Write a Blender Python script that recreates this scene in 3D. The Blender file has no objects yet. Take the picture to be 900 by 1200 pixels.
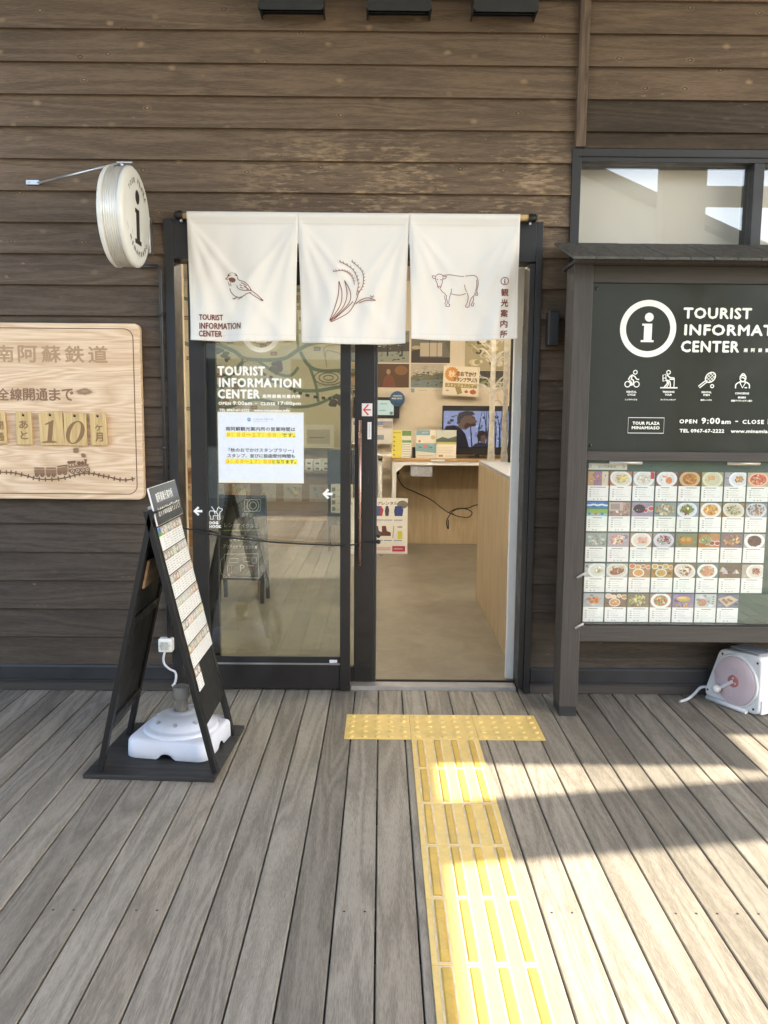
import bpy, bmesh, math, random
from mathutils import Vector, Matrix
from mathutils.geometry import tessellate_polygon
S = bpy.context.scene
COL = S.collection
R = math.radians

# ------------------------------------------------------------------ camera
cd = bpy.data.cameras.new('camera'); cam = bpy.data.objects.new('camera', cd); COL.objects.link(cam)
cd.sensor_fit = 'HORIZONTAL'; cd.sensor_width = 36; cd.lens = 36 * 964.4 / 900
cd.clip_start = .05; cd.clip_end = 3000
_p, _r, _y = .122836, .0081694, .003611
_f = Vector((math.sin(_y) * math.cos(_p), math.cos(_y) * math.cos(_p), -math.sin(_p)))
_rt = Vector((math.cos(_y), -math.sin(_y), 0)); _up = _rt.cross(_f)
_r2 = _rt * math.cos(_r) + _up * math.sin(_r); _u2 = -_rt * math.sin(_r) + _up * math.cos(_r)
cam.matrix_world = Matrix(((_r2.x, _u2.x, -_f.x, 0), (_r2.y, _u2.y, -_f.y, -4.1434), (_r2.z, _u2.z, -_f.z, 1.4537), (0, 0, 0, 1)))
S.camera = cam

# ------------------------------------------------------------------ light
SUN = Vector((.55, -.45, .70)).normalized()          # direction towards the sun
w = bpy.data.worlds.new('World'); S.world = w; w.use_nodes = True
nt = w.node_tree; bg = nt.nodes['Background']
sky = nt.nodes.new('ShaderNodeTexSky'); sky.sky_type = 'NISHITA'; sky.sun_disc = False
sky.sun_elevation = math.asin(SUN.z); sky.sun_rotation = math.atan2(SUN.x, SUN.y)
sky.air_density = 1.0; sky.dust_density = 1.5; sky.ozone_density = 1.0
nt.links.new(sky.outputs[0], bg.inputs[0]); bg.inputs[1].default_value = .15
sd = bpy.data.lights.new('sun', 'SUN'); sd.energy = 3.1; sd.angle = R(.45); sd.color = (1, .93, .82)
so = bpy.data.objects.new('sun', sd); COL.objects.link(so)
so.rotation_euler = SUN.to_track_quat('Z', 'Y').to_euler(); so.location = (8, -8, 12)
S.view_settings.view_transform = 'Standard'; S.view_settings.look = 'None'
S.view_settings.exposure = 2.68; S.view_settings.gamma = 1; S.view_settings.use_curve_mapping = False
S.view_settings.use_white_balance = True; S.view_settings.white_balance_temperature = 7000; S.view_settings.white_balance_tint = 9   # the camera's warm balance
S.cycles.max_bounces = 10; S.cycles.diffuse_bounces = 6; S.cycles.glossy_bounces = 5
S.cycles.transparent_max_bounces = 12; S.cycles.transmission_bounces = 6
S.cycles.sample_clamp_indirect = 6; S.cycles.use_denoising = True
S.cycles.caustics_reflective = False; S.cycles.caustics_refractive = False

# ------------------------------------------------------------------ materials
def lin(c):
    return tuple((x / 12.92 if x <= .04045 else ((x + .055) / 1.055) ** 2.4) for x in c)
def rgb(r, g, b): return lin((r / 255, g / 255, b / 255))
MATS = {}
def new(name):
    m = bpy.data.materials.new(name); m.use_nodes = True; MATS[name] = m
    return m, m.node_tree, m.node_tree.nodes['Principled BSDF']
def N(t, typ, **k):
    n = t.nodes.new(typ)
    for a, b in k.items():
        if a.startswith('i_'): n.inputs[int(a[2:]) if a[2:].isdigit() else a[2:].replace('_', ' ')].default_value = b
        else: setattr(n, a, b)
    return n
def L(t, a, b): t.links.new(a, b)
def mathn(t, op, a, b=None, c=None, clamp=False):
    n = N(t, 'ShaderNodeMath', operation=op); n.use_clamp = clamp
    for i, v in enumerate((a, b, c)):
        if v is None: continue
        if isinstance(v, (int, float)): n.inputs[i].default_value = v
        else: L(t, v, n.inputs[i])
    return n.outputs[0]
def mix(t, fac, a, b, mode='MIX'):
    n = N(t, 'ShaderNodeMix', data_type='RGBA', blend_type=mode)
    for s, v in ((0, fac), (6, a), (7, b)):
        if isinstance(v, (int, float)): n.inputs[s].default_value = v
        elif isinstance(v, (tuple, list)): n.inputs[s].default_value = (*v[:3], 1)
        else: L(t, v, n.inputs[s])
    return n.outputs[2]
def ramp(t, v, stops):
    n = N(t, 'ShaderNodeValToRGB'); e = n.color_ramp.elements
    while len(e) < len(stops): e.new(.5)
    for k, (p, c) in enumerate(stops):
        e[k].position = p; e[k].color = (c, c, c, 1) if isinstance(c, (int, float)) else (*c, 1)
    L(t, v, n.inputs[0]); return n.outputs[0]
def coords(t, scale=(1, 1, 1), off=None, src='Object'):
    tc = N(t, 'ShaderNodeTexCoord'); v = tc.outputs[src]
    mp = N(t, 'ShaderNodeMapping'); mp.inputs['Scale'].default_value = scale
    if off is not None:
        ad = N(t, 'ShaderNodeVectorMath', operation='ADD'); L(t, v, ad.inputs[0]); L(t, off, ad.inputs[1]); v = ad.outputs[0]
    L(t, v, mp.inputs[0]); return mp.outputs[0]
def noise(t, v, scale, detail=3, rough=.55, dist=0):
    n = N(t, 'ShaderNodeTexNoise'); n.inputs['Scale'].default_value = scale; n.inputs['Detail'].default_value = detail
    n.inputs['Roughness'].default_value = rough; n.inputs['Distortion'].default_value = dist
    L(t, v, n.inputs['Vector']); return n.outputs['Fac']
def bump(t, b, h, strength, dist=.002):
    n = N(t, 'ShaderNodeBump'); n.inputs['Strength'].default_value = strength; n.inputs['Distance'].default_value = dist
    L(t, h, n.inputs['Height']); L(t, n.outputs[0], b.inputs['Normal'])
def plain(name, c, rough=.5, metal=0, var=.12, sc=9, bmp=.05, spec=None, grime=0):
    m, t, b = new(name)
    v = coords(t); n1 = noise(t, v, sc, 4); n2 = noise(t, v, sc * 14, 2)
    k = mathn(t, 'ADD', mathn(t, 'MULTIPLY', n1, .7), mathn(t, 'MULTIPLY', n2, .3))
    f = ramp(t, k, [(.3, 1 - var * 2), (.7, 1 + 0 * var)])
    cc = mix(t, 1.0, c, f, 'MULTIPLY')
    if grime: cc = mix(t, mathn(t, 'MULTIPLY', ramp(t, noise(t, coords(t), 11, 6, .72), [(.50, 0), (.72, 1)]), grime), cc, tuple(x * .55 for x in (c[0] * .8, c[1] * .95, c[2] * 1.5)))
    L(t, cc, b.inputs['Base Color'])
    L(t, ramp(t, n1, [(.3, max(.03, rough - .1)), (.7, min(1, rough + .1))]), b.inputs['Roughness'])
    b.inputs['Metallic'].default_value = metal
    if spec is not None: b.inputs['Specular IOR Level'].default_value = spec
    if bmp: bump(t, b, n2, bmp, .001)
    return m
def wood(name, light, dark, axis='X', ring=5.0, rings=9, rough=.55, fine=.5, bmp=.15, tone=.25, knots=None, vcol=False, wear=None, contrast=.55, spec=.4, big=1.0, dist=.6, fsc=150, specks=0, midk=.35, flen=.03):
    """long grained timber; the grain runs along axis; vcol: per board values in the Col attribute"""
    m, t, b = new(name)
    ai = 'XYZ'.index(axis)
    def sc(long, cross): return tuple(long if k == ai else cross for k in range(3))
    off = None; rnd = None
    if vcol:
        at = N(t, 'ShaderNodeAttribute', attribute_name='Col')
        ml = N(t, 'ShaderNodeVectorMath', operation='SCALE'); L(t, at.outputs['Vector'], ml.inputs[0]); ml.inputs['Scale'].default_value = 37
        off = ml.outputs[0]; sp = N(t, 'ShaderNodeSeparateColor'); L(t, at.outputs['Color'], sp.inputs[0]); rnd = sp.outputs
    v1 = coords(t, sc(.11 * big, 1), off); v2 = coords(t, sc(.03, 1), off); v3 = coords(t, sc(.35, 1), off)
    a = noise(t, v1, ring, 2, .5, dist)
    band = mathn(t, 'PINGPONG', mathn(t, 'MULTIPLY', a, rings), .5)
    band = mathn(t, 'MULTIPLY', band, 2)
    fn = ramp(t, noise(t, coords(t, sc(flen, 1), off), fsc, 3, .75), [(.36, 0), (.64, 1)])
    mid = noise(t, v2, 38, 3, .6)
    blot = noise(t, v3, 3.2, 4, .6)
    g = mathn(t, 'ADD', mathn(t, 'MULTIPLY', band, contrast), mathn(t, 'MULTIPLY', fn, fine))
    g = mathn(t, 'ADD', g, mathn(t, 'MULTIPLY', mid, midk))
    g = mathn(t, 'DIVIDE', g, contrast + fine + midk)
    c = mix(t, ramp(t, g, [(.25, 0), (.75, 1)]), dark, light)
    c = mix(t, 1.0, c, ramp(t, blot, [(.25, 1 - tone), (.75, 1 + 0 * tone)]), 'MULTIPLY')
    if rnd:
        tn = mathn(t, 'MULTIPLY_ADD', rnd[0], .5, .66)
        c = mix(t, 1.0, c, ramp(t, tn, [(0, 0), (1, 1)]), 'MULTIPLY')
        if vcol == 'by_height':
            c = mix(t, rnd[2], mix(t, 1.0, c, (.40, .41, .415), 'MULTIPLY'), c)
        if vcol == 'hue':
            c = mix(t, mathn(t, 'MULTIPLY', rnd[1], .35), c, mix(t, 1.0, c, (1.02, .93, .82), 'MULTIPLY'))
    if knots:
        kx = N(t, 'ShaderNodeSeparateXYZ'); L(t, coords(t, sc(knots[0], knots[1]), off), kx.inputs[0])
        kc = N(t, 'ShaderNodeCombineXYZ'); L(t, kx.outputs[ai], kc.inputs[0]); L(t, kx.outputs[2 if ai < 2 else 0], kc.inputs[1]); kv = kc.outputs[0]
        vo = N(t, 'ShaderNodeTexVoronoi', feature='F1', voronoi_dimensions='2D'); vo.inputs['Scale'].default_value = 1; L(t, kv, vo.inputs['Vector'])
        vo.inputs['Randomness'].default_value = 1
        dd = mathn(t, 'ADD', vo.outputs['Distance'], mathn(t, 'MULTIPLY', noise(t, kv, 7, 3, .65), .13))
        sp2 = N(t, 'ShaderNodeSeparateColor'); L(t, vo.outputs['Color'], sp2.inputs[0])
        sel = mathn(t, 'GREATER_THAN', sp2.outputs[0], knots[3])
        if vcol == 'by_height': sel = mathn(t, 'MULTIPLY', sel, mathn(t, 'MULTIPLY_ADD', rnd[2], .9, .1))
        halo = mathn(t, 'MULTIPLY', ramp(t, dd, [(.10, 1), (.20, 0)]), mathn(t, 'MULTIPLY', sel, mathn(t, 'MULTIPLY_ADD', sp2.outputs[2], .6, .25)))
        c = mix(t, halo, c, knots[2])
        core = mathn(t, 'MULTIPLY', ramp(t, mathn(t, 'ABSOLUTE', mathn(t, 'SUBTRACT', dd, .125)), [(.010, 1), (.035, 0)]), mathn(t, 'MULTIPLY', sel, mathn(t, 'GREATER_THAN', sp2.outputs[1], .55)))
        c = mix(t, mathn(t, 'MULTIPLY', core, .8), c, tuple(x * .35 for x in dark))
    if wear:
        wv = coords(t, sc(1, 1)); big = noise(t, wv, 1.7, 3, .6)
        st = noise(t, coords(t, sc(.18, 1), off), 70, 4, .7)
        sepv = N(t, 'ShaderNodeSeparateXYZ'); L(t, coords(t), sepv.inputs[0])
        zz = mathn(t, 'ABSOLUTE', mathn(t, 'SUBTRACT', sepv.outputs[2], wear[1]))
        reg = ramp(t, zz, [(wear[2] * .35, 1), (wear[2], .0)])
        xx = mathn(t, 'ABSOLUTE', mathn(t, 'SUBTRACT', sepv.outputs[0], wear[3]))
        reg = mathn(t, 'MULTIPLY', reg, ramp(t, xx, [(min(.9, wear[4] * .6), 1), (min(1, wear[4]), .0)]))
        k = mathn(t, 'MULTIPLY', ramp(t, mathn(t, 'ADD', mathn(t, 'MULTIPLY', st, .6), mathn(t, 'MULTIPLY', big, .4)), [(.50, 0), (.62, 1)]), reg)
        c = mix(t, mathn(t, 'MULTIPLY', k, .75), c, wear[0])
        # scattered scuffs anywhere
        sc2 = ramp(t, noise(t, coords(t, sc(.35, 1), off), 26, 5, .75), [(.66, 0), (.74, 1)])
        c = mix(t, mathn(t, 'MULTIPLY', sc2, .45), c, wear[0])
    if specks:
        sk = ramp(t, noise(t, coords(t, (1, 1, 1), off), 120, 2, .6), [(.70, 0), (.75, 1)]); c = mix(t, mathn(t, 'MULTIPLY', sk, specks), c, tuple(x * .4 for x in dark))
        stn = ramp(t, noise(t, coords(t, sc(.5, 1)), 2.1, 5, .7), [(.60, 0), (.74, 1)]); c = mix(t, mathn(t, 'MULTIPLY', stn, .55), c, tuple(x * .55 for x in dark))
    L(t, c, b.inputs['Base Color'])
    L(t, ramp(t, g, [(.2, rough + .12), (.8, rough - .06)]), b.inputs['Roughness'])
    b.inputs['Specular IOR Level'].default_value = spec
    bump(t, b, g, bmp, .003)
    return m
def printmat(name, rough, clear=0):
    m, t, b = new(name)
    at = N(t, 'ShaderNodeAttribute', attribute_name='Col')
    n1 = noise(t, coords(t), 60, 2)
    L(t, mix(t, 1.0, at.outputs['Color'], ramp(t, n1, [(.3, .94), (.7, 1)]), 'MULTIPLY'), b.inputs['Base Color'])
    b.inputs['Roughness'].default_value = rough; b.inputs['Coat Weight'].default_value = clear
    b.inputs['Coat Roughness'].default_value = .04
    return m
def glassmat(name, tint=(.93, .95, .93), base=.045, rough=0.0, dirt=.0):
    m, t, b = new(name); t.nodes.remove(b)
    lw = N(t, 'ShaderNodeLayerWeight'); lw.inputs['Blend'].default_value = .5
    f = mathn(t, 'POWER', lw.outputs['Facing'], 5.0)
    f = mathn(t, 'MULTIPLY_ADD', f, 1 - base, base, True)
    tr = N(t, 'ShaderNodeBsdfTransparent'); tr.inputs[0].default_value = (*tint, 1)
    gl = N(t, 'ShaderNodeBsdfGlossy'); gl.inputs['Roughness'].default_value = rough; gl.inputs[0].default_value = (1, 1, 1, 1)
    mx = N(t, 'ShaderNodeMixShader'); L(t, f, mx.inputs[0]); L(t, tr.outputs[0], mx.inputs[1]); L(t, gl.outputs[0], mx.inputs[2])
    out = mx.outputs[0]
    if dirt:
        df = N(t, 'ShaderNodeBsdfDiffuse'); df.inputs[0].default_value = (.6, .58, .55, 1)
        m2 = N(t, 'ShaderNodeMixShader'); nz = noise(t, coords(t, (1, 1, .4)), 5, 5, .7)
        L(t, ramp(t, nz, [(.4, 0), (.8, dirt)]), m2.inputs[0]); L(t, out, m2.inputs[1]); L(t, df.outputs[0], m2.inputs[2]); out = m2.outputs[0]
    L(t, out, t.nodes['Material Output'].inputs[0])
    return m
def emit(name, c, s):
    m, t, b = new(name); b.inputs['Base Color'].default_value = (*c, 1)
    b.inputs['Emission Color'].default_value = (*c, 1); b.inputs['Emission Strength'].default_value = s
    return m

KN = (.30, .25, .19)
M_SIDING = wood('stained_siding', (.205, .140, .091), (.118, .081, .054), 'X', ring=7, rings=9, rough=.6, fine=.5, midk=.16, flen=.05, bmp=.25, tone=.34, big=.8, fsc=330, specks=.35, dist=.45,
                knots=(5.8, 8.6, (.33, .22, .135), .55), vcol='by_height', wear=((.44, .31, .19), 2.50, .34, .15, .98), contrast=.40)
M_DECK = wood('weathered_decking', (.325, .297, .250), (.195, .175, .145), 'Y', ring=8, rings=9, rough=.62, fine=.55, midk=.14, flen=.06, bmp=.28, tone=.26, vcol='hue', contrast=.46, spec=.35, big=.7, dist=.3, fsc=420, specks=.5)
M_BATTEN = wood('batten_wood', (.17, .115, .078), (.085, .058, .042), 'Z', ring=9, rings=7, rough=.6)
M_POST = wood('dark_post_wood', (.066, .057, .050), (.046, .040, .036), 'Z', ring=4, rings=4, rough=.5, bmp=.08, tone=.15, contrast=.2)
M_BEAM = wood('dark_beam_wood', (.066, .057, .050), (.046, .040, .036), 'X', ring=4, rings=4, rough=.5, bmp=.08, tone=.15, contrast=.2)
M_ROOFB = wood('grey_roof_board', (.105, .100, .092), (.075, .072, .067), 'Y', ring=8, rings=7, rough=.65, vcol=True, contrast=.4)
M_CEDAR = wood('pale_cedar', (.86, .655, .465), (.66, .445, .275), 'X', ring=7, rings=12, rough=.5, fine=.7, bmp=.06, tone=.12, knots=(2.2, 6, (.36, .19, .09), .78), contrast=.75)
M_TAG = wood('yellow_pine_tag', (.72, .52, .25), (.54, .36, .16), 'Z', ring=12, rings=5, rough=.5, bmp=.05, tone=.1, contrast=.6)
M_TAN = wood('tan_plywood', (.36, .23, .12), (.24, .145, .07), 'Y', ring=6, rings=6, rough=.55)
M_PLY = wood('light_panel', (.49, .385, .25), (.41, .315, .195), 'Z', ring=9, rings=5, rough=.4, bmp=.02, tone=.1, contrast=.4)
M_TABLE = wood('table_top_wood', (.52, .33, .16), (.40, .235, .10), 'X', ring=5, rings=5, rough=.4, bmp=.02, tone=.1)
M_CABW = wood('cabinet_wood', (.33, .21, .115), (.24, .145, .075), 'X', ring=4, rings=5, rough=.45, bmp=.02, tone=.15)
M_BLACKW = plain('black_painted_wood', (.012, .0115, .0115), .5, bmp=.15, sc=30, var=.2, spec=.35)
M_BASEB = wood('black_base_board', (.034, .033, .032), (.020, .0195, .019), 'X', ring=7, rings=5, rough=.6)
M_FRAME = plain('dark_aluminium', (.016, .0155, .017), .42, .0, var=.1, bmp=.02)
M_FRAMEB = plain('brown_black_aluminium', (.0145, .0125, .012), .40, .0, var=.1, bmp=.02)
M_FLASH = plain('blue_grey_flashing', (.028, .028, .0305), .45, .0, var=.2, bmp=.05)
M_SILVER = plain('silver_metal', (.55, .55, .55), .35, .9, var=.08, bmp=.02)
M_ALU = plain('ribbed_aluminium', (.74, .74, .71), .36, .35, var=.05, bmp=.0)
M_COPPER = plain('copper_bar', (.55, .36, .31), .3, .8, var=.08, bmp=.0)
M_WHITEP = plain('white_plastic', (.64, .66, .73), .42, var=.06, sc=5, bmp=.03)
M_SIGNW = plain('sign_white', (.80, .80, .76), .35, var=.04, bmp=0)
M_REELW = plain('ivory_plastic', (.74, .72, .71), .4, var=.05, bmp=.02)
M_PINK = plain('pink_plastic', (.68, .53, .55), .35, var=.06, bmp=.02)
M_ROSE = plain('rose_plastic', (.50, .18, .17), .3, var=.06, bmp=0)
M_GREYP = plain('grey_print', (.42, .43, .46), .5, var=.2, sc=60, bmp=0)
M_TUBE = plain('grey_tube_plastic', (.52, .49, .44), .4, var=.15, bmp=.03)
M_BLACK = plain('black_plastic', (.013, .013, .014), .4, bmp=.02)
M_VENT = plain('vent_metal', (.030, .032, .035), .45, .3, bmp=.03)
M_YEL = plain('yellow_tactile', (.72, .52, .175), .45, grime=.35, var=.12, sc=7, bmp=.08)
M_YEL2 = plain('deep_yellow_bar', (.60, .39, .075), .42, grime=.45, var=.16, sc=7, bmp=.08)
M_YELW = plain('worn_pale_yellow', (.74, .62, .42), .5, var=.25, sc=20, bmp=.05)
M_CONC = plain('pale_concrete', (.33, .31, .285), .7, var=.2, sc=12, bmp=.2)
M_BACKG = plain('green_backing', (.055, .095, .070), .6, var=.08, bmp=.02)
M_PANELG = plain('dark_green_panel', (.034, .038, .030), .10, var=.06, bmp=0, spec=.5)
M_CREAM = plain('cream_wall', (.62, .54, .41), .7, var=.05, bmp=.05)
M_WHITEW = plain('white_wall', (.72, .69, .63), .7, var=.04, bmp=.03)
M_WHITEM = plain('white_metal', (.70, .70, .68), .4, var=.05, bmp=.0)
M_DKBOARD = plain('charcoal_board', (.018, .018, .0175), .6, var=.2, bmp=.05, spec=.3)
M_BIRCH = plain('birch_cutout', (.68, .63, .53), .6, var=.3, sc=22, bmp=.1)
M_RED = plain('maroon_case', (.11, .03, .025), .5)
M_SOFFIT = plain('beige_soffit', (.62, .57, .49), .7, var=.05)
M_BEIGEW = plain('beige_render', (.55, .50, .42), .8, var=.12, sc=3)
M_ROOFT = plain('dark_roof', (.06, .06, .065), .6, var=.2)
M_CORD = plain('black_cord', (.010, .010, .010), .5, bmp=0)
M_WCORD = plain('white_cord', (.70, .71, .74), .45, bmp=0)
M_PRINT = printmat('matte_print', .55)
M_GLOSS = printmat('gloss_print', .25)
M_LAMP = emit('lamp_tube', (1, .92, .81), 10.5)
M_GLASS = glassmat('door_glass', (.93, .95, .93), .065, 0, .012)
M_WGLASS = glassmat('window_glass', (.98, .98, .97), .058)
M_CGLASS = glassmat('case_glass', (.97, .98, .97), .035, 0, .02)

# glowing screen: colours come from the attribute, the screen gives off light
def screenmat(name, s):
    m, t, b = new(name)
    at = N(t, 'ShaderNodeAttribute', attribute_name='Col'); L(t, at.outputs['Color'], b.inputs['Emission Color'])
    b.inputs['Emission Strength'].default_value = s; b.inputs['Base Color'].default_value = (.01, .01, .01, 1); b.inputs['Roughness'].default_value = .2
    return m
M_SCREEN = screenmat('tv_screen', .13)

def floormat():
    m, t, b = new('polished_concrete')
    v = coords(t); n1 = noise(t, v, 1.3, 6, .65, .8); n2 = noise(t, coords(t, (1.0, .8, 1)), 4.5, 6, .72, .6)
    k = mathn(t, 'ADD', mathn(t, 'MULTIPLY', n1, .5), mathn(t, 'MULTIPLY', n2, .5))
    c = mix(t, ramp(t, k, [(.32, 0), (.66, 1)]), (.120, .106, .083), (.285, .255, .200))
    L(t, c, b.inputs['Base Color']); L(t, ramp(t, n1, [(.3, .25), (.7, .45)]), b.inputs['Roughness'])
    b.inputs['Specular IOR Level'].default_value = .4
    bump(t, b, noise(t, v, 30, 3), .04, .001)
    return m
M_FLOOR = floormat()
def groundmat():
    m, t, b = new('gravel_ground')
    v = coords(t); n1 = noise(t, v, .6, 6, .7); n2 = noise(t, v, 18, 3, .7)
    c = mix(t, ramp(t, n2, [(.3, 0), (.7, 1)]), (.20, .18, .15), (.33, .31, .27))
    c = mix(t, ramp(t, n1, [(.45, 0), (.6, .6)]), c, (.10, .12, .05))
    L(t, c, b.inputs['Base Color']); b.inputs['Roughness'].default_value = .9
    return m
M_GROUND = groundmat()
def clothmat():
    m, t, b = new('white_cotton'); t.nodes.remove(b)
    v = coords(t); wv = noise(t, v, 500, 1)
    df = N(t, 'ShaderNodeBsdfDiffuse'); df.inputs[0].default_value = (.88, .86, .83, 1)
    tl = N(t, 'ShaderNodeBsdfTranslucent'); tl.inputs[0].default_value = (.80, .74, .64, 1)
    bp = N(t, 'ShaderNodeBump'); bp.inputs['Strength'].default_value = .15; bp.inputs['Distance'].default_value = .001
    L(t, wv, bp.inputs['Height']); L(t, bp.outputs[0], df.inputs['Normal'])
    mx = N(t, 'ShaderNodeMixShader'); mx.inputs[0].default_value = .15
    L(t, df.outputs[0], mx.inputs[1]); L(t, tl.outputs[0], mx.inputs[2]); L(t, mx.outputs[0], t.nodes['Material Output'].inputs[0])
    return m
M_CLOTH = clothmat()
def leafmat():
    m, t, b = new('leaf_green')
    n1 = noise(t, coords(t), 2.5, 4)
    L(t, mix(t, n1, (.03, .06, .015), (.09, .14, .04)), b.inputs['Base Color']); b.inputs['Roughness'].default_value = .7
    return m
M_LEAF = leafmat()

# ------------------------------------------------------------------ mesh builder
class MB:
    def __init__(s): s.v = []; s.f = []; s.fm = []; s.fc = []; s.m = 0; s.c = (1, 1, 1); s.sm = []; s.smooth = False
    def face(s, pts):
        i = len(s.v); s.v += [tuple(p) for p in pts]; s.f.append(list(range(i, i + len(pts)))); s._a()
    def _a(s): s.fm.append(s.m); s.fc.append(s.c); s.sm.append(s.smooth)
    def idx(s, vs, fs):
        i = len(s.v); s.v += [tuple(p) for p in vs]
        for f in fs: s.f.append([i + k for k in f]); s._a()
    def box(s, x0, x1, y0, y1, z0, z1):
        s.idx([(x0, y0, z0), (x1, y0, z0), (x1, y1, z0), (x0, y1, z0), (x0, y0, z1), (x1, y0, z1), (x1, y1, z1), (x0, y1, z1)],
              [(0, 3, 2, 1), (4, 5, 6, 7), (0, 1, 5, 4), (1, 2, 6, 5), (2, 3, 7, 6), (3, 0, 4, 7)]); return s
    def bar(s, a, b, w, h, up=(0, 0, 1)):
        a, b = Vector(a), Vector(b); d = (b - a).normalized(); u = Vector(up); sd = d.cross(u).normalized(); u = sd.cross(d).normalized()
        o = [sd * w / 2 * i + u * h / 2 * j for i, j in ((-1, -1), (1, -1), (1, 1), (-1, 1))]
        s.idx([a + q for q in o] + [b + q for q in o], [(3, 2, 1, 0), (4, 5, 6, 7), (0, 1, 5, 4), (1, 2, 6, 5), (2, 3, 7, 6), (3, 0, 4, 7)]); return s
    def tube(s, pts, r, n=10, cap=True):
        pts = [Vector(p) for p in pts]; rs = r if isinstance(r, (list, tuple)) else [r] * len(pts); vs = []; fs = []
        ref = None
        for k, p in enumerate(pts):
            d = (pts[min(k + 1, len(pts) - 1)] - pts[max(k - 1, 0)]).normalized()
            if ref is None: ref = Vector((0, 0, 1)) if abs(d.z) < .9 else Vector((1, 0, 0))
            u = (ref - d * ref.dot(d)).normalized(); ref = u; v = d.cross(u)
            vs += [p + (u * math.cos(2 * math.pi * i / n) + v * math.sin(2 * math.pi * i / n)) * rs[k] for i in range(n)]
        for k in range(len(pts) - 1):
            for i in range(n):
                j = (i + 1) % n; fs.append((k * n + i, k * n + j, (k + 1) * n + j, (k + 1) * n + i))
        sm = s.smooth; s.smooth = True; s.idx(vs, fs); s.smooth = sm
        if cap:
            s.face(list(reversed(vs[:n]))); s.face(vs[-n:])
        return s
    def lathe(s, prof, o=(0, 0, 0), ax=(0, 0, 1), n=40, smooth=True):
        """profile of (radius, height) about axis ax through o"""
        o = Vector(o); a = Vector(ax).normalized(); u = (Vector((0, 0, 1)) if abs(a.z) < .9 else Vector((1, 0, 0))); u = (u - a * u.dot(a)).normalized(); v = a.cross(u)
        vs = []; fs = []
        for r, h in prof:
            vs += [o + a * h + (u * math.cos(2 * math.pi * i / n) + v * math.sin(2 * math.pi * i / n)) * max(r, 1e-5) for i in range(n)]
        for k in range(len(prof) - 1):
            for i in range(n):
                j = (i + 1) % n; fs.append((k * n + i, k * n + j, (k + 1) * n + j, (k + 1) * n + i))
        sm = s.smooth; s.smooth = smooth; s.idx(vs, fs); s.smooth = sm; return s
    def prism(s, poly, fn, d0, d1):
        """2D outline swept between depth d0 and d1; fn(u, v, d) -> 3D"""
        n = len(poly); a = [fn(u, v, d0) for u, v in poly]; b = [fn(u, v, d1) for u, v in poly]
        s.idx(a + b, [tuple(reversed(range(n))), tuple(range(n, 2 * n))] + [(i, (i + 1) % n, n + (i + 1) % n, n + i) for i in range(n)]); return s
    def build(s, name, mats, parent=None, world=False, bev=0, label=None, seg=2, recalc=True):
        me = bpy.data.meshes.new(name)
        off = OFF.get(parent.name, Vector()) if (parent is not None and world) else Vector()
        me.from_pydata([Vector(p) - off for p in s.v], [], s.f)
        mats = mats if isinstance(mats, (list, tuple)) else [mats]
        for m in mats: me.materials.append(m)
        me.polygons.foreach_set('material_index', s.fm); me.polygons.foreach_set('use_smooth', s.sm)
        ca = me.color_attributes.new('Col', 'FLOAT_COLOR', 'CORNER')
        buf = []
        for p in me.polygons:
            c = s.fc[p.index]; buf += [c[0], c[1], c[2], 1] * p.loop_total
        ca.data.foreach_set('color', buf)
        me.update()
        if recalc:
            bm = bmesh.new(); bm.from_mesh(me); bmesh.ops.remove_doubles(bm, verts=bm.verts, dist=1e-6); bmesh.ops.recalc_face_normals(bm, faces=bm.faces); bm.to_mesh(me); bm.free()
        o = bpy.data.objects.new(name, me); COL.objects.link(o)
        if parent is not None: o.parent = parent; OFF[o.name] = OFF.get(parent.name, Vector())
        if bev:
            md = o.modifiers.new('edge', 'BEVEL'); md.width = bev; md.segments = seg; md.limit_method = 'ANGLE'; md.angle_limit = R(35)
        if label: o['label'] = label
        return o
OFF = {}
def tag(o, label, cat, group=None, kind=None):
    o['label'] = label; o['category'] = cat
    if group: o['group'] = group
    if kind: o['kind'] = kind
    return o
def thing(name, label, cat, loc=(0, 0, 0), rotz=0, group=None):
    o = bpy.data.objects.new(name, None); COL.objects.link(o); o.empty_display_size = .1
    o.location = loc; o.rotation_euler = (0, 0, rotz); OFF[o.name] = Vector(loc)
    return tag(o, label, cat, group)
def struct(o): o['kind'] = 'structure'; return o
def B(*a): return MB().box(*a)

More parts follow.
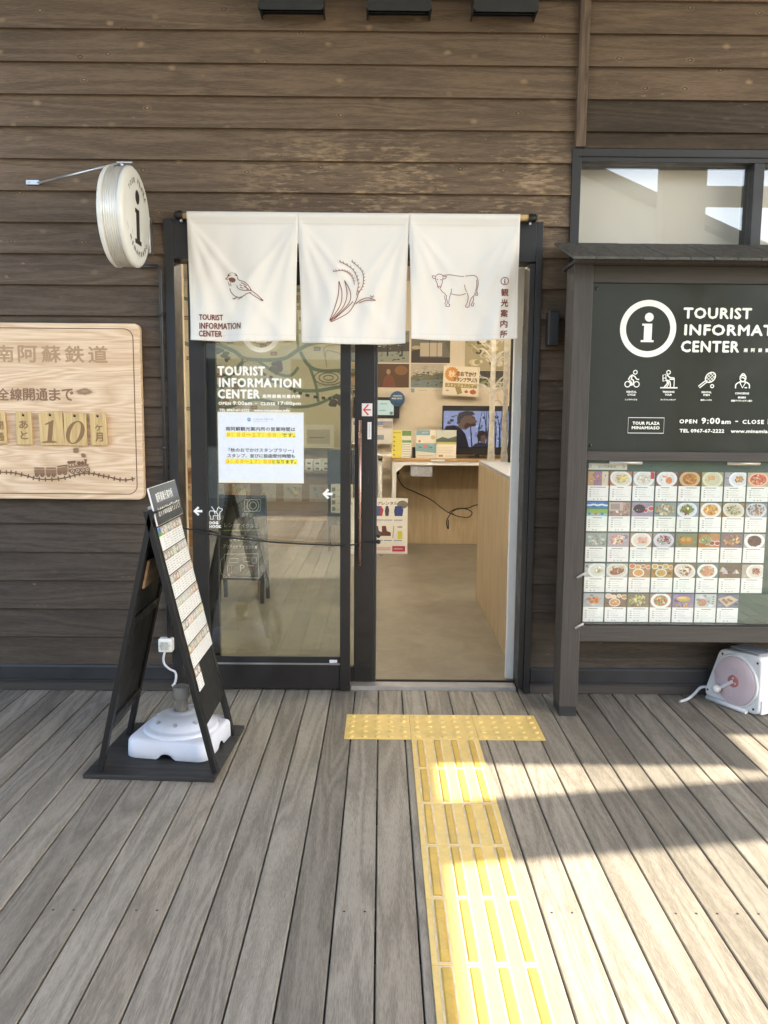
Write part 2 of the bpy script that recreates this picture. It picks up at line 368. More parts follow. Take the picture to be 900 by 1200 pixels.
# ------------------------------------------------------------------ flat print: coloured shapes laid on a surface in thin ink layers
_tc = {}
def text2d(body, spacing=1.0, shear=0.0, res=2):
    key = (body, spacing, shear)
    if key in _tc: return _tc[key]
    cu = bpy.data.curves.new('text', 'FONT'); cu.body = body; cu.size = 1; cu.resolution_u = res; cu.space_character = spacing; cu.shear = shear
    o = bpy.data.objects.new('text', cu); COL.objects.link(o); bpy.context.view_layer.update()
    ev = o.evaluated_get(bpy.context.evaluated_depsgraph_get()); me = ev.to_mesh()
    vs = [(v.co.x, v.co.y) for v in me.vertices]; fs = [tuple(p.vertices) for p in me.polygons]
    ev.to_mesh_clear(); bpy.data.objects.remove(o); bpy.data.curves.remove(cu)
    _tc[key] = (vs, fs); return _tc[key]
class Print:
    def __init__(s, fn, eps=.00004, base=.0006): s.mb = MB(); s.fn = fn; s.eps = eps; s.base = base; s.l = 0; s.cap = None
    def nxt(s): s.l += 1; return s.base + s.l * s.eps
    def P(s, u, v, d): return s.fn(u, v, d)
    def poly(s, pts, c, d=None):
        d = s.nxt() if d is None else d; s.mb.c = c
        if len(pts) <= 4: s.mb.face([s.P(u, v, d) for u, v in pts]); return
        tr = tessellate_polygon([[Vector((u, v, 0)) for u, v in pts]])
        s.mb.idx([s.P(u, v, d) for u, v in pts], [tuple(t) for t in tr])
    def rect(s, x0, y0, x1, y1, c, d=None): s.poly([(x0, y0), (x1, y0), (x1, y1), (x0, y1)], c, d)
    def disc(s, x, y, rx, c, ry=None, n=18, a0=0, a1=2 * math.pi, rot=0, d=None):
        ry = rx if ry is None else ry; cr, sr = math.cos(rot), math.sin(rot); pts = []
        for i in range(n):
            a = a0 + (a1 - a0) * i / (n if a1 - a0 > 6.28 else n - 1); p, q = rx * math.cos(a), ry * math.sin(a); pts.append((x + p * cr - q * sr, y + p * sr + q * cr))
        s.poly(pts, c, d)
    def stroke(s, pts, wd, c, d=None, closed=False):
        d = s.nxt() if d is None else d; s.mb.c = c; n = len(pts); out = []
        for i in range(n):
            a = pts[(i - 1) % n] if (closed or i > 0) else pts[i]; b = pts[(i + 1) % n] if (closed or i < n - 1) else pts[i]
            dx, dy = b[0] - a[0], b[1] - a[1]; l = math.hypot(dx, dy) or 1
            w_ = wd[i] if isinstance(wd, (list, tuple)) else wd
            out.append((pts[i][0] - dy / l * w_ / 2, pts[i][1] + dx / l * w_ / 2, pts[i][0] + dy / l * w_ / 2, pts[i][1] - dx / l * w_ / 2))
        for i in range(n if closed else n - 1):
            p, q = out[i], out[(i + 1) % n]
            s.mb.face([s.P(p[2], p[3], d), s.P(q[2], q[3], d), s.P(q[0], q[1], d), s.P(p[0], p[1], d)])
    def ring(s, x, y, r, wd, c, n=40, a0=0, a1=2 * math.pi, ry=None):
        ry = r if ry is None else ry; full = a1 - a0 > 6.28
        s.stroke([(x + r * math.cos(a0 + (a1 - a0) * i / (n if full else n - 1)), y + ry * math.sin(a0 + (a1 - a0) * i / (n if full else n - 1))) for i in range(n)], wd, c, closed=full)
    def spl(s, pts, wd, c, k=6):
        s.stroke(spline(pts, k), wd, c)
    def text(s, body, x0, y0, x1, y1, c, bold=0, spacing=1.0, shear=0.0, fit=True, rot=None):
        vs, fs = text2d(body, spacing, shear)
        if not vs: return
        a0 = min(p[0] for p in vs); a1 = max(p[0] for p in vs); b0 = min(p[1] for p in vs); b1 = max(p[1] for p in vs)
        kx = (x1 - x0) / max(1e-6, a1 - a0); ky = (y1 - y0) / max(1e-6, b1 - b0)
        for ox, oy in (((0, 0),) if not bold else ((-bold, 0), (bold, 0), (0, bold), (0, -bold))):
            d = s.nxt(); s.mb.c = c; pv = []
            for p in vs:
                u, v = x0 + (p[0] - a0) * kx + ox, y0 + (p[1] - b0) * ky + oy
                if rot: 
                    ca, sa = math.cos(rot[2]), math.sin(rot[2]); u, v = rot[0] + (u - rot[0]) * ca - (v - rot[1]) * sa, rot[1] + (u - rot[0]) * sa + (v - rot[1]) * ca
                pv.append(s.P(u, v, d))
            s.mb.idx(pv, fs)
    def build(s, name, parent, mat=None, world=False, label=None):
        return s.mb.build(name, mat or M_PRINT, parent, world, label=label, recalc=False)
def spline(pts, k=6):
    out = []; n = len(pts)
    for i in range(n - 1):
        p0, p1, p2, p3 = pts[max(i - 1, 0)], pts[i], pts[i + 1], pts[min(i + 2, n - 1)]
        for j in range(k):
            t = j / k; out.append(tuple(.5 * ((2 * p1[a]) + (-p0[a] + p2[a]) * t + (2 * p0[a] - 5 * p1[a] + 4 * p2[a] - p3[a]) * t * t + (-p0[a] + 3 * p1[a] - 3 * p2[a] + p3[a]) * t ** 3) for a in range(len(p1))))
    out.append(tuple(pts[-1])); return out
def xz(y): return lambda u, v, d: (u, y - d, v)            # print on a wall that faces the camera
WHITE = rgb(243, 242, 236); INK = rgb(60, 58, 58); BROWN = rgb(128, 74, 62); YEL = (.9, .78, .06)
def tone(rd, c, a):
    k = rd.uniform(1 - a, 1 + a * .7); return tuple(max(0, min(1, x * k * rd.uniform(.95, 1.05))) for x in c)
def jit(rd, c, a=.12): return tuple(max(0, min(1, x * (1 + rd.uniform(-a, a)))) for x in c)

# ================================================================== SETTING
g = MB(); g.face([(-900, -900, -.62), (900, -900, -.62), (900, 900, -.62), (-900, 900, -.62)])
struct(g.build('ground', M_GROUND))
rd = random.Random(3)
d = MB(); PITCH = .1213
for k in range(-44, 62):
    x0 = -.007 + PITCH * k + .0025; x1 = x0 + PITCH - .005
    d.c = (rd.random(), rd.random(), rd.random())
    cuts = [.07, -rd.uniform(2.9, 5.2) if k % 3 else -3.6, -7.0]
    for a, b in zip(cuts, cuts[1:]):
        d.c = (rd.random(), rd.random(), rd.random()); dz = rd.uniform(-.0008, .0008)
        e = .003
        ya, yb = a - .0015, b + .0015
        pr = [(x0, -.03), (x0, dz - e), (x0 + e, dz), (x1 - e, dz), (x1, dz - e), (x1, -.03)]
        d.prism(pr, lambda u, v, dd: (u, dd, v), yb, ya)
DECK = struct(d.build('deck', M_DECK))
d = MB()
for y in (-.3, -1.1, -1.9, -2.7, -3.5, -4.3, -5.1, -5.9, -6.8): d.box(-5.35, 7.5, y - .05, y + .05, -.13, -.0305)
d.box(-5.35, 7.5, -7.03, -7.005, -.6, -.005)
d.build('joists', M_BLACKW, DECK)
# tiny screw heads of the deck
sc = MB()
for k in range(-20, 24):
    for y in (-1.9,):
        if rd.random() < .45: continue
        for o_ in (.03, .09):
            x = -.007 + PITCH * k + o_; sc.lathe([(.0001, .0012), (.0036, .0012), (.0042, .0004)], (x, y, 0), n=8)
sc.build('screw_pattern', M_FLASH, DECK)

# ------------------------------------------------------------------ the timber building
bld = thing('timber_building', 'brown clapboard station building with an open glass doorway', 'building')
rd = random.Random(11)
sd_ = MB(); ZT, ZP = 3.2225, .1466
def lap(x0, x1, zb, zt, tone):
    """one lapped board: thick lower edge standing proud, upper edge tucked behind the next"""
    x = x0
    while x < x1 - 1e-4:
        xe = x1
        j = rd.uniform(-.0015, .0015)
        sd_.c = (tone * rd.uniform(.66, 1.0), rd.random(), min(1, max(0, (zb - 1.0) / 1.7 + rd.uniform(-.12, .12))) if tone > .55 else .05)  # third value follows board height: lower boards come out darker and greyer
        yb, yt = -.029 + j, -.008
        pr = [(yb, zb), (yb + .001, zb + .003), (yt - (-.0), zt + .012), (.004, zt + .012), (.004, zb + .006), (yb + .006, zb)]
        sd_.prism(pr, lambda u, v, dd: (dd, u, v), x + .0007, xe - .0007)
        x = xe
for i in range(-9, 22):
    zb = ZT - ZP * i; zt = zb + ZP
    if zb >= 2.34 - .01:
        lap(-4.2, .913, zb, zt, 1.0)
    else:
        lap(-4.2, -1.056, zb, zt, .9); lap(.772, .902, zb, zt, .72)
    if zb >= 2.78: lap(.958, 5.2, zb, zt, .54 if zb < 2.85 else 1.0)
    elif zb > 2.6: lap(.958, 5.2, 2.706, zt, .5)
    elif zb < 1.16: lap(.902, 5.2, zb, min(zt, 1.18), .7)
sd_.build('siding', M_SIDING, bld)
MB().box(.912, .960, -.052, .004, 2.706, 4.55).build('corner_batten', M_BATTEN, bld, bev=.003)
# wall core behind the boards
c = MB(); c.m = 0
for a in ((-4.2, -1.05, .005, .16, -.6, 4.72), (-1.05, .77, .005, .16, 2.362, 4.72), (.77, .93, .005, .16, -.6, 4.2),
          (.93, 5.2, .005, .16, -.6, 1.22), (.93, 5.2, .005, .16, 2.66, 4.72), (4.0, 5.2, .005, .16, 1.22, 2.66)): c.box(*a)
c.build('wall_core', M_WHITEW, bld)
# metal base flashing
f = MB()
for x0, x1 in ((-4.2, -1.061), (.779, 5.2)):
    f.box(x0, x1, -.030, .003, .064, .130); f.box(x0, x1, -.038, .003, .056, .0635); f.prism([(-.020, .1305), (-.031, .1305), (-.024, .141), (-.016, .141)], lambda u, v, dd: (dd, u, v), x0, x1)
f.build('base_flashing', M_FLASH, bld, bev=.0015)
f = MB()
for x0, x1 in ((-4.2, -1.061), (.779, 5.2)): f.box(x0, x1, -.022, .003, .004, .0555)
f.build('base_board', M_BEAM, bld)
# door frame
fr = MB()
fr.box(-1.060, -1.014, -.034, .12, .004, 2.362)
fr.box(.715, .742, -.022, .125, .03, 2.17); fr.box(.7425, .774, -.034, .12, .004, 2.362)
fr.box(-1.0135, .742, -.033, .12, 2.175, 2.361)
fr.build('door_frame', M_FRAME, bld, bev=.002)
MB().box(.674, .7145, .128, .16, .031, 2.172).build('white_door_jamb', M_WHITEM, bld, bev=.002)
# threshold: light concrete sill and rail
s_ = MB(); s_.box(-.153, .715, .018, .098, -.02, .021); s_.box(-1.01, -.153, .045, .098, -.02, .021)
s_.build('sill', M_CONC, bld, bev=.004)
s_ = MB(); s_.box(-1.01, .715, .0985, .112, .0, .029); s_.box(-1.01, .715, .1125, .128, .0, .024)
s_.build('door_track', M_FRAMEB, bld)
# vent hoods at the top of the picture
for x0, x1 in ((-.575, -.282), (-.082, .210), (.405, .697)):
    v = MB(); zt = 3.62
    for (a, b, y0, y1, z0, z1) in ((x0, x1, -.150, -.146, 3.285, zt), (x0, x0 + .004, -.1455, -.02, 3.285, zt), (x1 - .004, x1, -.1455, -.02, 3.285, zt), (x0, x1, -.150, -.02, zt + .0005, zt + .006)): v.box(a, b, y0, y1, z0, z1)
    v.prism([(x0 - .004, 3.271), (x0 + .01, 3.257), (x1 - .01, 3.257), (x1 + .004, 3.271), (x1 + .004, 3.2845), (x0 - .004, 3.2845)], lambda u, vv, dd: (u, dd, vv), -.155, -.1505)
    v.box(x0 - .004, x0 + .002, -.15, -.02, 3.270, 3.2845); v.box(x1 - .002, x1 + .004, -.15, -.02, 3.270, 3.2845)
    h = v.build('vent_hood', M_VENT, bld, bev=.002)
    l_ = MB()
    for k in range(5): l_.bar((x0 + .006, -.135 + .024 * k, 3.294), (x1 - .006, -.135 + .024 * k, 3.294), .003, .022, up=(0, .6, 1))
    l_.build('vent_louvre', M_VENT, h)
# upper window with reflections
wf = MB()
wf.box(.902, .946, -.034, .10, 1.20, 2.704); wf.box(1.776, 1.826, -.034, .10, 1.2405, 2.6425); wf.box(3.10, 3.15, -.034, .10, 1.2405, 2.6425)
wf.box(4.0, 4.045, -.034, .10, 1.20, 2.704); wf.box(.9465, 3.9995, -.034, .10, 2.643, 2.704); wf.box(.9465, 3.9995, -.034, .10, 1.20, 1.24)
wf.box(.935, 4.01, -.042, -.0345, 2.664, 2.669)
win = wf.build('window', M_FLASH, bld, bev=.002)
for x0, x1 in ((.9465, 1.7755), (1.8265, 3.0995), (3.1505, 3.9995)): MB().box(x0, x1, .020, .026, 1.2405, 2.6425).build('pane', M_WGLASS, win)
b_ = MB(); b_.smooth = False; n = 60
for x0, x1 in ((.95, 1.79), (1.81, 3.12), (3.14, 3.99)): b_.box(x0, x1, .125, .128, 1.25, 2.66)
b_.build('roller_blind', plain('pale_blind', (.86, .81, .73), .7, var=.03), bld)
# the door: left leaf in front, sliding leaf just behind it
dl = MB()
dl.box(-.957, -.878, -.006, .036, .012, 2.17); dl.box(-.207, -.155, -.010, .036, .006, 2.17)
dl.box(-.8775, -.2075, -.004, .034, .012, .141); dl.box(-.8775, -.2075, -.006, .034, 2.06, 2.17)
lf = dl.build('fixed_door', M_FRAMEB, bld, bev=.002)
MB().box(-.8775, -.2075, .011, .017, .150, 2.0595).build('glass', M_GLASS, lf)
st = MB(); st.box(-.8775, -.2075, -.0035, .010, .1415, .1495); st.build('weather_strip', M_SILVER, lf)
st = MB(); st.box(-.8775, -.2075, .000, .0105, .150, .182); st.build('bottom_bead', M_FRAME, lf)
st = MB(); st.box(-.262, -.222, -.006, .0, .152, .168); st.build('door_stop', M_WHITEP, lf, bev=.002)
sl = MB()
sl.box(-.137, -.0365, .050, .086, .032, 2.172); sl.box(-.905, -.838, .050, .086, .032, 2.172); sl.box(-.8375, -.1375, .052, .084, .032, .115); sl.box(-.8375, -.1375, .052, .084, 2.07, 2.172)
sf = sl.build('sliding_door', M_FRAMEB, bld, bev=.002)
MB().box(-.8375, -.1375, .066, .072, .1155, 2.0695).build('glass', M_GLASS, sf)
MB().box(-.036, -.0215, .052, .084, .032, 2.172).build('edge_seal', M_FLASH, sf, bev=.003)
hd = MB(); hd.tube([(-.108, .028, .652), (-.108, .028, 1.404)], .008, 12)
for z in (.72, 1.33): hd.tube([(-.108, .028, z), (-.108, .051, z)], .006, 8)
hd.build('handle', M_COPPER, sf)
MB().box(-.098, -.064, .0465, .0498, 1.085, 1.118).build('lock', M_BLACK, sf, bev=.003)
MB().box(-.105, -.06, .0455, .0498, .110, .128).build('guide_block', M_BLACK, sf, bev=.003)
pr = Print(xz(.0496)); pr.rect(-.101, 1.424, -.048, 1.488, (.75, .73, .71)); RED = (.62, .035, .04)
pr.stroke([(-.056, 1.456), (-.089, 1.456)], .007, RED); pr.stroke([(-.068, 1.482), (-.092, 1.456), (-.068, 1.430)], .008, RED)
pr.build('arrow_sticker', sf)
pr = Print(xz(.0496)); pr.rect(-.072, 1.308, -.052, 1.394, (.78, .77, .75))
for k in range(9): pr.rect(-.066, 1.318 + .008 * k, -.060, 1.322 + .008 * k, (.35, .35, .38))
pr.build('side_label', sf)
# lettering on the glass
pr = Print(xz(.0108), base=.0003); W = (.86, .86, .84)
pr.ring(-.602, 1.830, .084, .024, W, 48)
pr.disc(-.602, 1.873, .016, W); pr.poly([(-.625, 1.848), (-.588, 1.848), (-.588, 1.79), (-.575, 1.79), (-.575, 1.781), (-.628, 1.781), (-.628, 1.79), (-.615, 1.79), (-.615, 1.839), (-.625, 1.839)], W)
pr.text('TOURIST', -.818, 1.622, -.585, 1.664, W, .0026, 1.12); pr.text('INFORMATION', -.812, 1.564, -.406, 1.606, W, .0026, 1.12)
pr.text('CENTER', -.818, 1.508, -.612, 1.550, W, .0026, 1.12); pr.text('南阿蘇観光案内所', -.596, 1.510, -.408, 1.528, W, .0008, 1.3)
pr.text('OPEN', -.816, 1.475, -.757, 1.489, W, .001, 1.2); pr.text('9:00am', -.744, 1.475, -.650, 1.493, W, .001, 1.1); pr.text('-', -.635, 1.482, -.624, 1.484, W, .0006)
pr.text('CLOSE', -.606, 1.475, -.534, 1.489, W, .001, 1.2); pr.text('17:00pm', -.519, 1.473, -.406, 1.493, W, .001, 1.1)
pr.text('TEL 0967-67-2222', -.814, 1.443, -.664, 1.455, W, .0008); pr.text('www.minamiaso.info', -.640, 1.443, -.462, 1.455, W, .0008)
pr.build('lettering', lf)
# dog hook mark on the stile and the glass, arrow
pr = Print(xz(-.0058), base=.0003)
def arrow(x, z, s):
    pr.stroke([(x + s, z), (x + .1 * s, z)], .30 * s, W); pr.stroke([(x + .55 * s, z + .5 * s), (x, z), (x + .55 * s, z - .5 * s)], .28 * s, W)
arrow(-.945, .940, .040)
pr.build('arrow_mark', lf)
pr = Print(xz(.0108), base=.0003)
arrow(-.292, 1.031, .045)
pr.build('arrow_mark', lf)
pr = Print(xz(.0108), base=.0003)
def dog(x, z, k):
    q = lambda pts: [(x + a * k, z + b * k) for a, b in pts]
    pr.stroke(q([(.18, .99), (.42, .62)]), .05 * k, W)
    body = [(.1, .05), (.1, .25), (.02, .35), (.0, .55), (.1, .68), (.3, .66), (.55, .62), (.62, .85), (.72, .97), (.78, .85), (.98, .80), (.92, .68), (.8, .62), (.76, .4), (.78, .05), (.62, .05), (.60, .32), (.30, .32), (.28, .05)]
    pr.stroke(q(body), .055 * k, W, closed=True); pr.stroke(q([(.45, .62), (.62, .45), (.66, .3)]), .05 * k, W); pr.stroke(q([(.36, .62), (.44, .42)]), .05 * k, W)
dog(-.874, .893, .070)
pr.text('DOG', -.873, .872, -.830, .885, W, .0012, 1.1); pr.text('HOOK', -.873, .853, -.815, .866, W, .0012, 1.1)
pr.build('dog_hook_mark', lf)

# ------------------------------------------------------------------ room behind the door
f = MB(); f.box(-3.2, 3.0, .1285, 4.9, -.1, .020); struct(f.build('floor', M_FLOOR))
c = MB(); c.box(-3.2, 3.0, .165, 4.9, 2.80, 2.95); struct(c.build('ceiling', M_WHITEW))
b_ = MB(); b_.box(-3.2, 3.0, 4.72, 4.9, .0205, 2.7995); struct(b_.build('back_wall', M_CREAM))
for x0, x1 in ((-3.2, -3.05), (2.8, 3.0)):
    b_ = MB(); b_.box(x0, x1, .165, 4.7195, .0205, 2.7995); struct(b_.build('side_wall', M_CREAM))
tag(MB().box(-1.20, -1.075, .22, .42, .0205, 2.795).build('wall_post', M_CREAM, bev=.004), 'pale wall post just inside the gap beside the fixed door', 'post')
p_ = tag(MB().box(-1.29, -1.225, .25, .33, .0205, 1.36).build('extinguisher_case', M_RED, bev=.01), 'tall maroon case standing behind the left door gap', 'case')

# ------------------------------------------------------------------ canopy over the deck (overhead, outside the picture: it casts the shade)
H = 4.60; OX, OY = SUN.x / SUN.z * H, SUN.y / SUN.z * H          # where an edge at height H drops its shadow
can = thing('deck_canopy', 'beige boarded canopy roof over the deck with an open bay', 'canopy', (0, -3, 0))
def slab(pts, z0=H, z1=H + .10):
    m = MB(); m.prism(pts, lambda u, v, dd: (u, v, dd), z0, z1); return m
def sh(pts): return [(x + OX, y + OY) for x, y in pts]
far = sh([(1.50, -.885), (1.50, -.93), (1.585, -.93), (1.585, -.555), (9, -.545)])
left = sh([(.215, -.89)])[0]
slab([(-3.6, .0), (-3.6, left[1]), left] + far + [(12.5, 0)]).build('roof', M_SOFFIT, can, True)
lx0, lx1 = sh([(.236, -.9)])[0][0], sh([(.214, -2.4)])[0][0]
yb = left[1] - .0005
slab([(-3.6, yb), (-3.6, -5.8), (lx1 - .01, -5.8), (lx1, sh([(0, -2.4)])[0][1]), (lx0, yb)]).build('roof', M_SOFFIT, can, True)
def shz(pts, h): return [(x + SUN.x / SUN.z * h, y + SUN.y / SUN.z * h) for x, y in pts]
b1, b2 = H + .1005, H + .19
slab(list(reversed(shz([(-.3, -1.305), (2.6, -.83)], b2) + shz([(2.6, -1.29), (-.3, -1.745)], b1))), b1, b2).build('beam', M_SOFFIT, can, True)
m = MB(); m.box(3.18, 3.66, -5.75, -5.5, -.6, H - .0005); m.build('pillar', M_BEIGEW, can, True)
m = MB(); m.box(3.6605, 7.4, -5.70, -5.55, 3.82, 4.02); m.build('side_beam', M_SOFFIT, can, True)
for x in (-3.3,):
    m = MB(); m.box(x - .09, x + .09, -5.7, -5.52, -.6, H - .0005); m.build('post', M_POST, can, True, bev=.006)
m = MB(); m.box(-3.6, 3.1, -5.78, -5.62, H + .1005, H + .34); m.build('fascia', M_BEAM, can, True)

# across the tracks: seen only as reflections in the glass
ob = thing('opposite_building', 'beige rendered building with dark roof facing the deck', 'building', (0, -16, -.62))
m = MB(); m.prism([(-10, -.62), (9.5, -.62), (9.5, 4.6), (.5, 8.35), (-10, 4.0)], lambda u, v, dd: (u, dd, v), -19, -15); m.build('wall', M_BEIGEW, ob, True)
m = MB(); m.prism([(-10.4, 3.86), (.5, 8.38), (9.9, 4.46), (9.9, 4.66), (.5, 8.62), (-10.4, 4.06)], lambda u, v, dd: (u, dd, v), -19.3, -14.7); m.build('roof', M_ROOFT, ob, True)
for k in range(4):
    m = MB(); m.box(-7.5 + 2.7 * k, -5.9 + 2.7 * k, -14.995, -14.95, .6, 2.6); m.build('window', M_FRAME, ob, True)
def tree(x, y, h, seed, label):
    r = random.Random(seed); t = thing('tree', label, 'tree', (x, y, -.62), group='trees across from the deck')
    m = MB(); m.tube([(0, 0, 0), (.1, 0, h * .4), (0, .1, h * .85)], [.18, .12, .03], 8); m.build('trunk', M_BATTEN, t)
    m = MB()
    for k in range(3500):
        a = r.uniform(0, 6.28); el = r.uniform(-1, 1); rr = (r.random() ** .4); R_ = h * .33
        p = Vector((math.cos(a) * math.sqrt(1 - el * el) * R_ * rr, math.sin(a) * math.sqrt(1 - el * el) * R_ * rr, h * .62 + el * R_ * 1.15 * rr))
        s_ = r.uniform(.08, .18); u = Vector((r.uniform(-1, 1), r.uniform(-1, 1), r.uniform(-1, 1))).normalized(); v = u.orthogonal().normalized()
        m.face([p - u * s_, p + v * s_ * .6, p + u * s_, p - v * s_ * .6])
    m.build('crown', M_LEAF, t, recalc=False)
tree(12.5, -26, 6.5, 1, 'bushy green tree right of the opposite building'); tree(19, -30, 7.5, 2, 'tall green tree farthest right across the tracks'); tree(-14, -20, 8, 3, 'green tree left of the opposite building')

# ================================================================== OBJECTS OUTSIDE
# ---------------------------------------------------------------- door curtain (noren)
cur = thing('door_curtain', 'white three panel cloth door curtain hanging from a bamboo rod', 'curtain', (-.14, -.06, 2.38))
ZTOP, ZBOT = 2.386, 1.783
XS = [-.936, -.408, .124, .652]
def cloth_y(x, z):
    v = (ZTOP - z) / (ZTOP - ZBOT); k = 0 if x < XS[1] else (1 if x < XS[2] else 2)
    u = (x - XS[k]) / (XS[k + 1] - XS[k]); ph = (.3, 2.1, 4.0)[k]
    vv = max(0, v - .05)
    y = .024 * vv * math.sin(6.28 * u * 1.15 + ph) + .014 * vv * math.sin(6.28 * u * 2.6 + ph * 2.3 + v * 2)
    # soft folds running down from the corners where the cloth is held
    for cx, s in ((0, 1), (1, -1)):
        dd = (u - cx) * s
        for sl_, a in ((.22, .016), (.52, .014), (.95, .010)):
            q = dd - sl_ * vv; y -= a * math.exp(-(q / (.028 + .055 * vv)) ** 2) * min(1, vv * 5) * (1 - .5 * v)
    y += .0035 * math.sin(6.28 * u * 5 + v * 9 + ph) * v
    if z > ZTOP - .052: y -= .0025          # rod pocket
    if z < ZBOT + .022: y -= .0016 - .0009 * math.sin(x * 210)
    return -.070 - .014 * math.exp(-((ZTOP - .016 - z) / .022) ** 2) + y - .006 * v
m = MB(); m.smooth = True
nu, nv = 64, 74
ZL = [ZTOP - (ZTOP - ZBOT) * j / nv for j in range(nv + 1)]
for k in range(3):
    vs = []; fs = []
    for j, z in enumerate(ZL):
        v = j / nv; cut = max(0, (v - .24) / .76)
        l = XS[k] + (.004 * v if k == 0 else .012 * cut ** .7 + .0024 * (cut > 0)); r_ = XS[k + 1] + (.004 * v if k == 2 else -.011 * cut ** .7 - .0024 * (cut > 0))
        dz = (.003, -.005, .014)[k] * v * v
        for i in range(nu + 1):
            u = i / nu; x = l + (r_ - l) * u
            x = min(x, XS[k + 1] - 1e-5)
            vs.append((x, cloth_y(x, z), z + dz - .008 * v * v * math.sin(3.14 * u) + (.006 * v * u if k == 2 else 0)))
    for j in range(nv):
        for i in range(nu):
            a = j * (nu + 1) + i; fs.append((a, a + 1, a + nu + 2, a + nu + 1))
    m.idx(vs, fs)
o = m.build('cloth', M_CLOTH, cur, True)
md = o.modifiers.new('thickness', 'SOLIDIFY'); md.thickness = .0012; md.offset = 1
m = MB(); m.tube([(-.962, -.066, 2.369), (.695, -.066, 2.374)], .0135, 14); m.build('rod', M_TAG, cur, True)
for x, s in ((-.975, 1), (.712, -1)):
    m = MB(); m.tube([(x - .017, -.066, 2.372), (x + .017, -.066, 2.372)], .019, 14); m.tube([(x - s * .024, -.066, 2.373), (x - s * .017, -.066, 2.373)], .012, 12)
    m.box(x - .012, x + .012, -.062, -.036, 2.356, 2.388); m.tube([(x, -.058, 2.390), (x, -.058, 2.396)], .007, 8)
    h = m.build('rod_holder', M_BLACK, cur, True, bev=.002)
    m = MB(); m.tube([(x + s * .01, -.075, 2.345), (x + s * .01, -.058, 2.345)], .006, 8); m.build('screw', M_SILVER, h, True)
# prints dyed on the cloth; positions read off the cloth in metres
def onc(u, v, d): return (u, cloth_y(u, v) - d - .0012, v)
PX = lambda px, py: (-.933 + (px - 220.5) * .004083, 2.386 - (py - 249.5) * .004015)
def crop(x0, y0, k): return lambda X, Y: PX(x0 + X / k, y0 + Y / k)
BR = rgb(126, 70, 58); LW = .0034
p = Print(onc, base=.0012); q = crop(205, 300, 6)
pl = lambda pts: [q(*a) for a in pts]
p.poly(pl([(362, 148), (366, 132), (380, 122), (400, 118), (422, 122), (436, 134), (441, 150), (430, 142), (410, 134), (390, 134), (374, 142)]), BR)
p.poly(pl([(370, 158), (384, 152), (404, 152), (422, 160), (426, 172), (416, 184), (398, 186), (380, 178)]), BR)
p.poly(pl([(392, 164), (410, 164), (414, 172), (402, 174)]), (.8, .75, .7))
p.spl(pl([(368, 150), (350, 158), (366, 166)]), LW, BR); p.spl(pl([(374, 180), (372, 196), (382, 210)]), LW * .8, BR); p.spl(pl([(384, 186), (386, 200), (392, 208)]), LW * .8, BR)
p.spl(pl([(440, 150), (443, 166), (456, 174), (484, 184), (510, 202), (528, 226), (540, 246)]), LW, BR)
p.spl(pl([(380, 226), (386, 248), (402, 268), (426, 286), (452, 292), (482, 284), (510, 268), (540, 262)]), LW, BR)
p.spl(pl([(432, 208), (440, 226), (462, 240), (490, 246), (520, 248), (540, 246)]), LW, BR)
p.spl(pl([(530, 240), (575, 272), (620, 314)]), LW, BR); p.spl(pl([(524, 262), (570, 290), (616, 318)]), LW, BR); p.stroke(pl([(604, 306), (620, 316)]), LW * 1.8, BR)
for a in ([(455, 205), (475, 214)], [(458, 222), (482, 232)], [(465, 190), (492, 204)], [(488, 200), (510, 214)], [(492, 222), (520, 236)], [(486, 212), (505, 224)], [(505, 238), (524, 242)]): p.spl(pl(a), LW, BR)
for a in ([(430, 286), (428, 294), (398, 302)], [(428, 294), (408, 308)], [(466, 288), (462, 296), (440, 306)], [(462, 296), (474, 294)], [(424, 292), (436, 298)], [(458, 296), (448, 302)]): p.stroke(pl(a), LW * .8, BR)
X0, Z0 = PX(232, 377); 
for body, x0, y0, x1, y1 in (('TOURIST', 231.8, 368.9, 259.5, 375.3), ('INFORMATION', 232.2, 378.7, 281.8, 385.8), ('CENTER', 231.3, 388, 257.6, 394.8)):
    a, b = PX(x0, y1), PX(x1, y0); p.text(body, a[0], a[1], b[0], b[1], BR, .0011, 1.05)
p.build('bird_print', cur, world=True)
p = Print(onc, base=.0012); q = lambda X, Y: PX(X, Y); pl = lambda pts: [q(*a) for a in pts]
for leaf in ([(387, 375), (393, 360), (397, 344), (397.5, 329)], [(397.5, 329), (401, 342), (399, 358), (387, 376)], [(387.5, 376), (402, 360), (407, 344), (404, 328)], [(404, 328), (411, 342), (408, 356), (388, 377)],
             [(389, 377), (408, 366), (417, 352), (421, 340)], [(392, 374), (405, 362), (414, 352)]): p.spl(pl(leaf), LW, BR)
for st_ in ([(421, 342), (426, 330), (424, 316), (412, 305)], [(418, 345), (420, 330), (413, 314), (398, 306)], [(416, 333), (412, 322), (404, 317), (391, 318)]):
    pts = spline([q(*a) for a in st_], 8); p.stroke(pts, LW * .8, BR)
    for i in range(3, len(pts) - 1):
        a, b = pts[i], pts[i + 1]; dx, dy = b[0] - a[0], b[1] - a[1]; l = math.hypot(dx, dy); nx, ny = -dy / l, dx / l
        d = p.nxt()
        if i % 2: p.stroke([(a[0], a[1]), (a[0] - nx * .008 + dx / l * .007, a[1] - ny * .008 + dy / l * .007)], LW * .7, BR, d)
p.spl(pl([(417, 355), (424, 350), (432, 348), (441, 351)]), LW, BR); p.spl(pl([(421, 354), (430, 351), (440, 351)]), LW, BR)
for a in ([(436, 348), (434, 345)], [(437, 348), (438, 344.5)], [(435, 346), (439, 347)]): p.stroke(pl(a), LW * .7, BR)
p.build('rice_print', cur, world=True)
